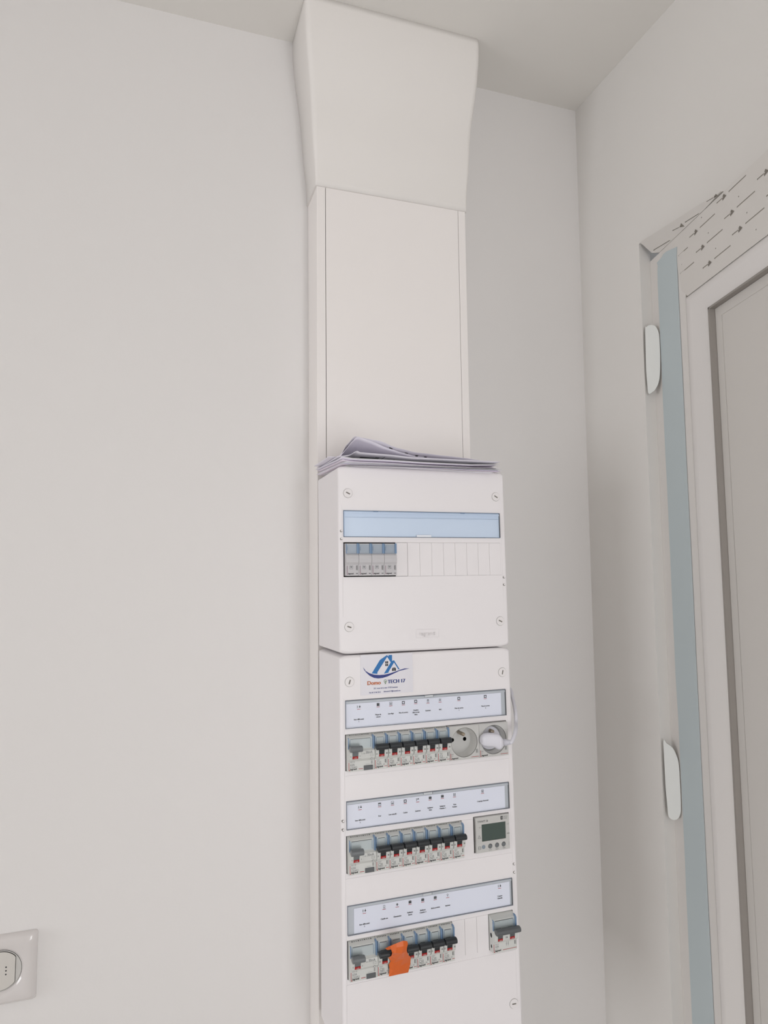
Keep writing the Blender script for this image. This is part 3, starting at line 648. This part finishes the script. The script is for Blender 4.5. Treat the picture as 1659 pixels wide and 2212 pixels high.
# network connection modules in the upper box
def netmod():
    t = bpy.data.objects.new('network_module', None); COL.objects.link(t); o6 = 0.0058
    prof = [(0.030, -0.0220), (-o6, -0.0220), (-o6, -0.0075), (-o6-0.0016, -0.0045), (-o6-0.0022, 0.0), (-o6-0.0016, 0.0045), (-o6, 0.0068), (-o6, 0.0200), (0.004, 0.0212), (0.030, 0.0212)]
    MB().prism_x(prof, 0.0001, 0.0175, mat_net).build('body', t, bevel=0.0003, seg=1)
    c = MB(); c.rect(0.0010, 0.0152, 0.0072, 0.0190, -o6-0.0010, PANE_N)
    co = c.build('label_cover', t)
    e_ = MB(); e_.box(0.0150, 0.0174, -o6-0.0020, -o6+0.001, 0.0070, 0.0203, EDGE_B); e_.box(0.0002, 0.0010, -o6-0.0018, -o6+0.001, 0.0070, 0.0195, EDGE_B)
    e_.box(0.0018, 0.0021, -o6-0.0017, -o6-0.0013, 0.0110, 0.0165, EDGE_B); e_.box(0.0010, 0.0152, -o6-0.0018, -o6-0.001, 0.0068, 0.0073, EDGE_G); e_.build('blue_bracket', co)
    p = MB(); y = -o6-0.00025
    p.rect(0.0016, 0.0021, -0.0198, -0.0088, y, netred); p.rect(0.0016, 0.0032, -0.0201, -0.0196, y, netred)
    p.text('legrand', 0.0034, -0.0200, 0.0027, y, INK, 'l', sx=0.9, bold=0.0001); p.rect(0.0137, 0.0164, -0.0194, -0.0187, y, INK)
    p.frame(0.0052, 0.0096, -0.0132, -0.0088, 0.0003, y, GINK); p.flat([(0.0060, -0.0105), (0.0066, -0.0095), (0.0082, -0.0095), (0.0088, -0.0105), (0.0074, -0.0120)], y, GINK)
    p.rect(0.0142, 0.0149, -0.0145, -0.0086, y, INK)
    for i in range(4): p.rect(0.0157, 0.0163, -0.0145+0.0016*i, -0.0135+0.0016*i, y, INK)
    p.build('lettering', t)
    return t
mat_net = mat('network_module_plastic', rgb(198, 196, 198), 0.45); netred = mat('plum_ink', rgb(118, 50, 84), 0.6)
n0 = netmod()
for k in range(4):
    o = n0 if k == 0 else copy_tree(n0)
    on_face(o, 0.0083+0.0176*k, 1.5757); tag(o, 'grey network module with blue cover, %s in the upper enclosure' % ['leftmost of four', 'second from left', 'third from left', 'rightmost of four'][k], 'network module', 'network modules in the upper enclosure')

# ------------------------------------------------------------------ sockets
def circ(cx, cz, r, n=48): return [(cx + r*math.cos(2*math.pi*i/n), cz + r*math.sin(2*math.pi*i/n)) for i in range(n)]
OS = 0.0072
def make_socket(t):
    W_ = 0.0436; cx, cz = 0.0218, 0.0; D = 0.0115; n = 48
    b = MB().plate([rect(0.0001, W_, -0.0222, 0.0216), circ(cx, cz, 0.0192)], -OS, 0.001, SOCK)
    a = circ(cx, cz, 0.0192); c = circ(cx, cz, 0.0180)
    b.grid([[(x, -OS, z) for x, z in a], [(x, -OS+0.0008, z) for x, z in circ(cx, cz, 0.0186)], [(x, D, z) for x, z in c]], SOCK, True, True)
    h1, h2 = circ(cx-0.0092, cz, 0.0026, 16), circ(cx+0.0092, cz, 0.0026, 16)
    t3 = [c, h1, h2]; tri = tessellate_polygon([[Vector((p[0], p[1], 0)) for p in l] for l in t3]); fl2 = [p for l in t3 for p in l]
    b.add([(p[0], D, p[1]) for p in fl2], [tuple(q_) for q_ in tri], SOCK)
    b.build('body', t)
    for h in (-0.0092, 0.0092):
        MB().cyl(cx+h, cz, 0.0026, D, D+0.012, HOLE, 16, cap=False).cyl(cx+h, cz, 0.0026, D+0.0118, D+0.0125, HOLE, 16).build('contact_hole', t)
    pm = MB().cyl(cx, cz+0.0100, 0.0024, D+0.001, -0.0052, METAL, 18); pm.cyl(cx, cz+0.0100, 0.0024, -0.0052, -0.0070, METAL, 18, r2=0.0014)
    pm.build('earth_pin', t)
    p = MB(); y = -OS-0.0003
    p.rect(0.0010, 0.0016, -0.0205, -0.0128, y, RED); p.rect(0.0010, 0.0028, -0.0208, -0.0202, y, RED); p.rect(0.0315, 0.0425, -0.0200, -0.0195, y, RED)
    p.text('legrand', 0.0032, -0.0205, 0.0032, y, INK, 'l', sx=0.95, bold=0.0001); p.text('16A', 0.0024, -0.0148, 0.0022, y, GINK, 'l'); p.text('250V~', 0.0024, -0.0168, 0.0012, y, GINK, 'l')
    p.rect(0.0388, 0.0394, -0.0150, -0.0100, y, INK); p.rect(0.0404, 0.0412, -0.0150, -0.0100, y, GINK); p.build('lettering', t)
for k, lab in enumerate(('grey modular power socket, empty, with its earth pin showing', 'grey modular power socket at the right end of the top row, holding the white plug')):
    t = empty('power_socket', lab, 'power socket', 'modular sockets in the top row'); on_face(t, 0.1481+0.0438*k, 1.3300); make_socket(t)

# plug and cable
pg = empty('plug', 'white angled plug with ribbed strain relief and thin cable bending up behind the enclosure edge', 'plug')
def W(x, z, o): return (x, yface(z) - o, z)
pg.location = W(0.2137, 1.33, 0.0)
def loc(p): v = Vector(p) - pg.location; return tuple(v)
secs = [(0.1915, 1.3318, 0.0135, 0.0030, 0.0030), (0.1930, 1.3322, 0.0138, 0.0062, 0.0050), (0.1965, 1.3328, 0.0150, 0.0080, 0.0068), (0.2020, 1.3330, 0.0165, 0.0086, 0.0080), (0.2070, 1.3325, 0.0180, 0.0088, 0.0086),
        (0.2095, 1.3315, 0.0190, 0.0096, 0.0090), (0.2115, 1.3308, 0.0200, 0.0102, 0.0092), (0.2135, 1.3303, 0.0212, 0.0096, 0.0086), (0.2152, 1.3298, 0.0222, 0.0074, 0.0068), (0.2168, 1.3294, 0.0232, 0.0058, 0.0055)]
pb = MB(); rows = []
for x, z, o, hz_, ho_ in secs:
    row = []
    for j in range(20):
        a = 2*math.pi*j/20; ca, sa = math.cos(a), math.sin(a); e = 0.62
        row.append(loc(W(x + 0.0006*math.cos(a), z + hz_*math.copysign(abs(sa)**e, sa), o + ho_*math.copysign(abs(ca)**e, ca))))
    rows.append(row)
pb.grid(rows, CABLE, True, True, True); pb.build('plug_body', pg)
rf = MB(); rows = []
for i in range(33):
    t_ = i/32; x, z, o = 0.2166+0.0105*t_, 1.3294+0.0007*t_, 0.0232+0.0060*t_; r = (0.0052-0.0021*t_)*(1.0 if (i//2) % 2 == 0 else 0.80)
    rows.append([loc(W(x, z + r*math.sin(2*math.pi*j/14), o + r*math.cos(2*math.pi*j/14))) for j in range(14)])
rf.grid(rows, CABLE, False, True, True); rf.build('strain_relief', pg)
pf = MB().cyl(0.2137-pg.location.x, 0.0, 0.0165, 0.0095, 0.0030, CABLE, 36, r2=0.0150); pf.build('plug_face', pg)
ex = MB().box(-0.0075, 0.0035, -0.013, 0.004, -0.0060, 0.0070, CABLE); ex.build('plug_neck', pg, bevel=0.002)
cpts = [(0.2265, -0.2080, 1.3299), (0.2287, -0.2085, 1.3307), (0.2349, -0.2045, 1.3366), (0.2421, -0.1964, 1.3432), (0.2520, -0.1800, 1.3480), (0.2560, -0.1722, 1.3600), (0.2595, -0.1628, 1.3693), (0.2632, -0.1515, 1.3780), (0.2660, -0.1420, 1.3860), (0.2660, -0.120, 1.3960), (0.262, -0.095, 1.4050), (0.2575, -0.070, 1.4060)]
cb = MB(); tube(cb, [tuple(Vector(c)-pg.location) for c in cpts], 0.0026, CABLE, 12); cb.build('cable', pg)

# ------------------------------------------------------------------ energy meter
mt = empty('energy_meter', 'grey energy meter with dark LCD screen and three round buttons, in the middle row', 'energy meter'); on_face(mt, 0.1845, 1.2071)
ym = -0.0040; SX = lambda x: x - 0.1845; SZ = lambda z: z - 1.2071
scr = rect(SX(0.1933), SX(0.2293), SZ(1.1985), SZ(1.2204))
bh = [circ(SX(x), SZ(1.1915), 0.0031, 20) for x in (0.2052, 0.2154, 0.2254)]
MB().plate([rect(0.0, 0.0502, SZ(1.1846), SZ(1.2296)), scr] + bh, ym, 0.006, SOCK).build('body', mt, bevel=0.0004)
MB().box(SX(0.1933), SX(0.2293), ym+0.0014, ym+0.0016, SZ(1.1985), SZ(1.2204), LCD).build('screen', mt)
for x in (0.2052, 0.2154, 0.2254): MB().cyl(SX(x), SZ(1.1913), 0.0026, ym+0.0002, 0.004, MGREY, 20).build('button', mt)
MB().box(SX(0.2018), SX(0.2290), ym+0.0045, ym+0.005, SZ(1.1870), SZ(1.1955), HOLE).build('button_recess', mt)
MB().cyl(SX(0.1952), SZ(1.1918), 0.0026, ym-0.0003, 0.002, mat('blue_grey_lens', rgb(140, 150, 160), 0.2), 18).build('indicator_lens', mt)
p = MB(); y = ym-0.0002
p.text('TYWATT 30', SX(0.1872), SZ(1.2232), 0.0036, y, INK, 'l', sx=0.80)
p.text('DELTA', SX(0.2262), SZ(1.2262), 0.0024, y, GINK, 'l', sx=0.85); p.text('DORE', SX(0.2262), SZ(1.2238), 0.0024, y, GINK, 'l', sx=0.85)
p.rect(SX(0.2218), SX(0.2250), SZ(1.2236), SZ(1.2280), y, INK); p.rect(SX(0.2234), SX(0.2240), SZ(1.2246), SZ(1.2272), y-0.00003, SOCK); p.rect(SX(0.2228), SX(0.2246), SZ(1.2252), SZ(1.2256), y-0.00003, SOCK)
p.text('C1', SX(0.1895), SZ(1.2162), 0.0024, y, MGREY, 'l'); p.text('C2', SX(0.2312), SZ(1.2162), 0.0024, y, MGREY, 'l'); p.text('kWh', SX(0.2308), SZ(1.2040), 0.0020, y, INK, 'l')
tx, tz = SX(0.1893), SZ(1.2050)
for a, b in (((-0.0021, -0.0018), (0, 0.0022)), ((0, 0.0022), (0.0021, -0.0018)), ((0.0021, -0.0018), (-0.0021, -0.0018))): p.flat([(x + tx, z + tz) for x, z in slot(a[0], a[1], b[0], b[1], 0.00016)], y, MGREY)
p.rect(tx-0.0001, tx+0.0001, tz-0.0010, tz+0.0008, y, MGREY)
p.frame(SX(0.1873), SX(0.1905), SZ(1.1890), SZ(1.1932), 0.0003, y, MGREY); p.text('RF', SX(0.1876), SZ(1.1903), 0.0021, y, MGREY, 'l', sx=0.7); p.rect(SX(0.1912), SX(0.1915), SZ(1.1890), SZ(1.1925), y, GINK)
for tx_, x in (('C1/C2', 0.2052), ('SELECT', 0.2154), ('RESET', 0.2258)): p.text(tx_, SX(x), SZ(1.1862), 0.0019, y, MGREY, sx=0.85)
p.rect(SX(0.2330), SX(0.2333), SZ(1.1895), SZ(1.1940), y, GINK); p.build('lettering', mt)

# ------------------------------------------------------------------ sticker
st = empty('sticker', 'square company sticker with a blue house logo at the top of the lower enclosure', 'sticker'); on_face(st, 0.0281, 1.3995)
mm = lambda pts: [(a/1000, b/1000) for a, b in pts]
MB().plate([rect(0, 0.0724, 0.0002, 0.0515)], -0.00075, -0.0001, STICK).build('backing', st)
p = MB(); y = -0.00085
roof = mm([(15.1, 27.4), (26.6, 44.1), (36.5, 50.0), (37.2, 48.3), (23.1, 28.7), (22.8, 26.4)])
p.flat(roof, y, BLUE1)
p.flat(mm([(36.5, 50.0), (38.2, 48.2), (38.8, 49.8), (43.6, 49.8), (43.5, 42.1), (46.3, 42.7), (53.9, 30.7), (52.1, 30.6), (46.2, 39.8), (37.9, 27.6), (39.4, 27.3), (31.8, 26.1), (41.6, 40.3), (36.7, 47.6)]), y, BLUE1)
swt = [(3.4, 36.2), (7.0, 31.0), (11.9, 27.9), (18.3, 25.7), (25.3, 24.8), (32.3, 24.9), (39.4, 25.9), (47.0, 27.8), (54.7, 30.0), (60.8, 31.3), (68.0, 31.1)]
swb = [(3.4, 36.2), (4.6, 32.9), (7.5, 29.1), (12.3, 24.6), (18.2, 21.5), (24.2, 20.5), (30.2, 20.8), (36.8, 22.3), (44.4, 25.1), (53.6, 28.6), (68.0, 31.1)]
p.flat(mm(swt + swb[::-1][1:-1]), y, BLUE2)
for x in (34.0, 36.2):
    p.rect(x/1000, (x+1.8)/1000, 0.0392, 0.0420, y, INK); p.rect(x/1000, (x+1.8)/1000, 0.0358, 0.0386, y, INK)
p.flat(mm([(43.2, 29.0), (45.7, 29.0), (45.7, 33.4), (44.4, 33.2), (43.4, 32.0)]), y, INK); p.flat(mm([(46.2, 29.0), (48.6, 29.0), (48.5, 32.0), (47.5, 33.3), (46.2, 33.4)]), y, INK)
p.text('Domo', 0.0093, 0.0128, 0.0074, y, ORNG, 'l', sx=0.96, bold=0.00038)
p.disc(0.0337, 0.0165, 0.0021, y, GRN, 16); p.disc(0.0337, 0.0165, 0.0015, y-0.00003, STICK, 16); p.disc(0.0339, 0.0161, 0.0008, y-0.00006, GRN, 8); p.rect(0.0331, 0.0343, 0.0128, 0.0143, y, GRN)
p.text('TECH 17', 0.0372, 0.0134, 0.0066, y, BLUE2, 'l', sx=0.96, bold=0.00038)
p.text('33C route de la reine 17120 Semussac', 0.0342, 0.0072, 0.0026, y, BLUE2, sx=0.82, bold=0.00008)
p.text('Tél: 06 21 06 20 61', 0.0110, 0.0022, 0.0025, y, BLUE2, 'l', sx=0.82, bold=0.00008); p.text('domotech17@hotmail.com', 0.0312, 0.0025, 0.0025, y, BLUE2, 'l', sx=0.84, bold=0.00008)
p.build('printed_logo', st)

# ------------------------------------------------------------------ orange tape over a breaker
TO = [(0.0495, -0.1986, 1.0976), (0.0515, -0.2026, 1.101), (0.0534, -0.2076, 1.1045), (0.0607, -0.2095, 1.107), (0.0691, -0.2095, 1.1085), (0.0749, -0.2085, 1.1064), (0.0757, -0.2086, 1.103), (0.0744, -0.2086, 1.0993), (0.0747, -0.2067, 1.0944), (0.0779, -0.2027, 1.0874), (0.0831, -0.1978, 1.0808), (0.084, -0.1939, 1.0721), (0.0835, -0.1919, 1.066), (0.0819, -0.191, 1.0599), (0.0696, -0.191, 1.0602), (0.0564, -0.191, 1.0599), (0.0571, -0.1919, 1.0695), (0.0558, -0.1928, 1.0748), (0.0575, -0.1948, 1.0794), (0.0538, -0.1977, 1.0861), (0.056, -0.2027, 1.0897), (0.0551, -0.2086, 1.0963), (0.0535, -0.2096, 1.1012), (0.0514, -0.2026, 1.0974)]
TI = [(0.0603, -0.2106, 1.1028), (0.0688, -0.2111, 1.1028), (0.0587, -0.2106, 1.0966), (0.067, -0.2097, 1.094), (0.0721, -0.2077, 1.0941), (0.0633, -0.2012, 1.0841), (0.0723, -0.2008, 1.0823), (0.0606, -0.1963, 1.0776), (0.0697, -0.1954, 1.0716), (0.0779, -0.1953, 1.074), (0.0618, -0.1924, 1.067), (0.0747, -0.1934, 1.0657)]
pts2 = [Vector((a[0]*10, a[2]*10)) for a in TO + TI]; no = len(TO)
res = delaunay_2d_cdt(pts2, [(i, (i+1) % no) for i in range(no)], [], 1, 1e-6)
allp = TO + TI; vv = []
for i, orig in enumerate(res[3]): vv.append(allp[orig[0]])
tm = MB().add([(a, b-0.002, c) for a, b, c in vv], [tuple(f) for f in res[2]], TAPEO, False)
cen = Vector((0.068, -0.200, 1.083)); tm.v = [tuple(Vector(v)-cen) for v in tm.v]
ot = tm.build('orange_tape'); ot.location = cen; so = ot.modifiers.new('thick', 'SOLIDIFY'); so.thickness = 0.0003
tag(ot, 'torn piece of orange adhesive tape stuck over a bottom row breaker lever', 'tape')

# ------------------------------------------------------------------ sheets of paper lying on the upper enclosure
def lerp_curve(C, x):
    if x <= C[0][0]: return C[0][1]
    for (a, u), (b, v) in zip(C, C[1:]):
        if x <= b: t = (x-a)/(b-a); t = t*t*(3-2*t)*0.35 + t*0.65; return u + (v-u)*t
    return C[-1][1]
SHO = Vector((0.12, -0.13, 1.7003))
def sheet(label, x0, x1, y0, y1, zf, skew=0.0, m=SHEETM, nx=46, ny=10, marks=None):
    b = MB(); rows = []
    for j in range(ny+1):
        t = j/ny; row = []
        for i in range(nx+1):
            u = i/nx; x = x0 + (x1-x0)*u + skew*t; yy = y0 + (y1-y0)*t + 0.002*math.sin(7*u+x0*90)
            row.append((x-SHO.x, yy-SHO.y, zf(x, t)-SHO.z))
        rows.append(row)
    b.grid(rows, m, True)
    o = b.build('paper_sheet'); o.location = SHO
    s = o.modifiers.new('thick', 'SOLIDIFY'); s.thickness = 0.00022; s.offset = 1
    tag(o, label, 'paper', 'papers on the upper enclosure'); 
    if marks: 
        mk = MB()
        for (ua, ub, ta, tb, mm_) in marks:
            P = []
            for (u, t) in ((ua, ta), (ub, ta), (ub, tb), (ua, tb)):
                x = x0 + (x1-x0)*u + skew*t; P.append((x-SHO.x, y0 + (y1-y0)*t - SHO.y - 0.0006 + 0.002*math.sin(7*u+x0*90), zf(x, t)-SHO.z-0.0007))
            mk.add(P, [(0, 1, 2, 3)], mm_)
        mk.build('printed_marks', o)
    return o
mats_s = [SHEETM, SHEETG, SHEETP, SHEETM, SHEETM, SHEETG, SHEETM, SHEETP, SHEETM, SHEETG]
names_s = ['bottom sheet of the paper pile, drooping over the enclosure front at the right', 'grey sheet second from the bottom of the paper pile', 'pinkish sheet third from the bottom of the paper pile', 'pale sheet fourth from the bottom of the paper pile',
           'pale sheet fifth from the bottom of the paper pile, left end curled', 'greyish sheet in the middle of the paper pile', 'pale wavy sheet above the middle of the paper pile', 'thin sheet just under the dark gap of the pile', 'flat sheet above the dark gap, right end sticking out', 'topmost flat sheet under the printed fold']
GAPS = [(random.uniform(24, 60), random.uniform(0, 6.28), random.uniform(0.00030, 0.00062)) for k in range(10)]
def stack_z(k, x, t):                                  # height of sheet k: sheets lie on one another with uneven air gaps
    yy = -0.189 + t*0.11; z = 1.7007
    front = max(0.0, (-0.1745 - yy)/0.0145)
    for q_ in range(1, k+1):
        fq, ph, am = GAPS[q_]
        z += 0.00030 + am*(0.5 + 0.5*math.sin(fq*x + ph))*(1 - 0.5*t)
        z += 0.0005*front
        if x < 0.016: z += (0.016-x)*(0.040 if q_ % 3 == 1 else 0.003)
        if x > 0.19: z += (x-0.19)*(0.012 if q_ % 2 else 0.002)*(1-t)
    if k >= 8: z += 0.0018
    z -= 0.0050*front**1.2*(0.85 + 0.25*(x-0.12)/0.12)
    return z
for k in range(10):
    xl = [0.020, 0.014, 0.006, 0.005, 0.008, 0.007, 0.010, 0.004, 0.002, 0.003][k]; xr_ = [0.2235, 0.225, 0.2375, 0.2365, 0.239, 0.2390, 0.2380, 0.2330, 0.2340, 0.2345][k]
    sheet(names_s[k], xl, xr_, -0.1890 + 0.0006*(k % 4), -0.079 + random.uniform(-0.004, 0.006), (lambda x, t, k=k: stack_z(k, x, t)), skew=-0.010, m=mats_s[k])
U1 = [(-0.0035, 1.7096), (0.0015, 1.7098), (0.0124, 1.7116), (0.0232, 1.7180), (0.0270, 1.7160), (0.0671, 1.7150), (0.107, 1.7122), (0.176, 1.7118), (0.235, 1.7122)]
U2 = [(-0.0140, 1.7106), (-0.0060, 1.7109), (0.0002, 1.7113), (0.0039, 1.7122), (0.0136, 1.7237), (0.020, 1.7322), (0.0279, 1.7402), (0.0461, 1.7354), (0.0725, 1.7266), (0.0926, 1.7212), (0.113, 1.7168), (0.150, 1.7140), (0.236, 1.7142)]
U3 = [(-0.006, 1.7128), (0.006, 1.7138), (0.0134, 1.7192), (0.0235, 1.7360), (0.0350, 1.7484), (0.0458, 1.7470), (0.0711, 1.7437), (0.0988, 1.7344), (0.1270, 1.7291), (0.1704, 1.7262), (0.2038, 1.7245), (0.2300, 1.7225)]
def flap(C, zb, pw=1.0):
    def zf(x, t): 
        h = lerp_curve(C, x); return zb + (h-zb)*(1-t)**pw
    return zf
sheet('folded white sheet with a printed dark photo block, front fold on top of the pile', -0.0035, 0.235, -0.190, -0.090, flap(U1, 1.7100, 1.0), m=SHEETM, nx=70,
      marks=[(0.16, 0.25, 0.22, 0.50, DGREY), (0.245, 0.27, 0.18, 0.45, GINK), (0.29, 0.294, 0.12, 0.5, GINK), (0.32, 0.40, 0.45, 0.60, GINK), (0.43, 0.437, 0.3, 0.36, INK), (0.36, 0.365, 0.22, 0.27, INK), (0.50, 0.515, 0.45, 0.5, INK)])
sheet('blank white sheet bent up into a tall peak at the left of the pile', -0.013, 0.232, -0.175, -0.090, flap(U2, 1.7114, 0.95), m=SHEETM, nx=70)
sheet('rearmost bent sheet with small printed circles, curving above the pile', -0.004, 0.228, -0.140, -0.068, flap(U3, 1.7130, 0.9), m=SHEETM, nx=70,
      marks=[(0.395, 0.415, 0.06, 0.12, INK), (0.50, 0.518, 0.09, 0.14, GINK), (0.57, 0.588, 0.12, 0.18, INK), (0.63, 0.648, 0.14, 0.20, INK), (0.60, 0.603, 0.2, 0.3, GINK), (0.68, 0.684, 0.2, 0.32, GINK), (0.72, 0.724, 0.2, 0.32, GINK)])

# ------------------------------------------------------------------ light switch at the lower left
sw = empty('light_switch', 'glossy white square wall switch with a round rocker and three dots', 'light switch'); sw.location = (-0.4048, 0, 1.0570)
pl = MB(); rows = []
HS = 0.0424
def sqr(h, n=12, r=0.006, pinch=0.0):
    P = []
    for q_ in range(4):
        a0 = q_*math.pi/2
        for k in range(5):
            a = a0 + math.pi/2*k/4; cx = (h-r)*(1 if q_ in (0, 3) else -1); cz = (h-r)*(1 if q_ in (0, 1) else -1)
            P.append((cx + r*math.cos(a), cz + r*math.sin(a)))
        # points along the next side
        nx_ = {0: ((-1, 1)), 1: ((-1, -1)), 2: ((1, -1)), 3: ((1, 1))}[q_]
        x0_, z0_ = P[-1]; cx = (h-r)*(1 if (q_+1) % 4 in (0, 3) else -1); cz = (h-r)*(1 if (q_+1) % 4 in (0, 1) else -1)
        a = a0 + math.pi/2; x1_, z1_ = cx + r*math.cos(a), cz + r*math.sin(a)
        for k in range(1, 7): P.append((x0_ + (x1_-x0_)*k/7, z0_ + (z1_-z0_)*k/7))
    return P
lay = [(HS, 0.0, 0.0038), (HS, -0.0020, 0.0038), (HS-0.0012, -0.0052, 0.0036), (HS-0.0032, -0.0078, 0.0036), (HS-0.0062, -0.0092, 0.004), (HS-0.010, -0.0096, 0.010)]
for h, y_, r in lay: rows.append([(x, y_, z) for x, z in sqr(h, r=r)])
N_ = len(rows[0])
def cring(r, y_): 
    o_ = []
    for x, z in sqr(HS-0.010, r=0.010): a = math.atan2(z, x); o_.append((r*math.cos(a), y_, r*math.sin(a)))
    return o_
rows += [cring(0.0292, -0.0092), cring(0.0272, -0.0076), cring(0.0252, -0.0052)]
pl.grid(rows, GLOSSW, True, True); pl.add(rows[-1], [tuple(range(N_))], GLOSSW)
pl.build('cover_plate', sw)
MB().cyl(0, 0, 0.0252, -0.00545, -0.0040, HOLE, 64).build('disc_gap', sw)
MB().cyl(0, 0, 0.0248, -0.0062, -0.0040, mat('disc_plastic', rgb(206, 204, 200), 0.35), 64).build('centre_disc', sw)
rk = []
for i in range(64):
    a = 2*math.pi*i/64; x = 0.0232*math.cos(a); z = 0.0232*math.sin(a); rk.append((max(-0.0176, min(0.0176, x)), z))
rk2 = [(x*1.03, z*1.03) for x, z in rk]
MB().plate([rk2], -0.0064, -0.0050, HOLE).build('rocker_gap', sw)
rko = MB().plate([rk], -0.0072, -0.0050, mat('rocker_plastic', rgb(214, 210, 204), 0.3)).build('rocker', sw, bevel=0.0006)
for i in (-1, 0, 1): MB().cyl(0.0072, -0.0001+0.0044*i, 0.0009, -0.0074, -0.0060, INK, 12).build('dot', rko)
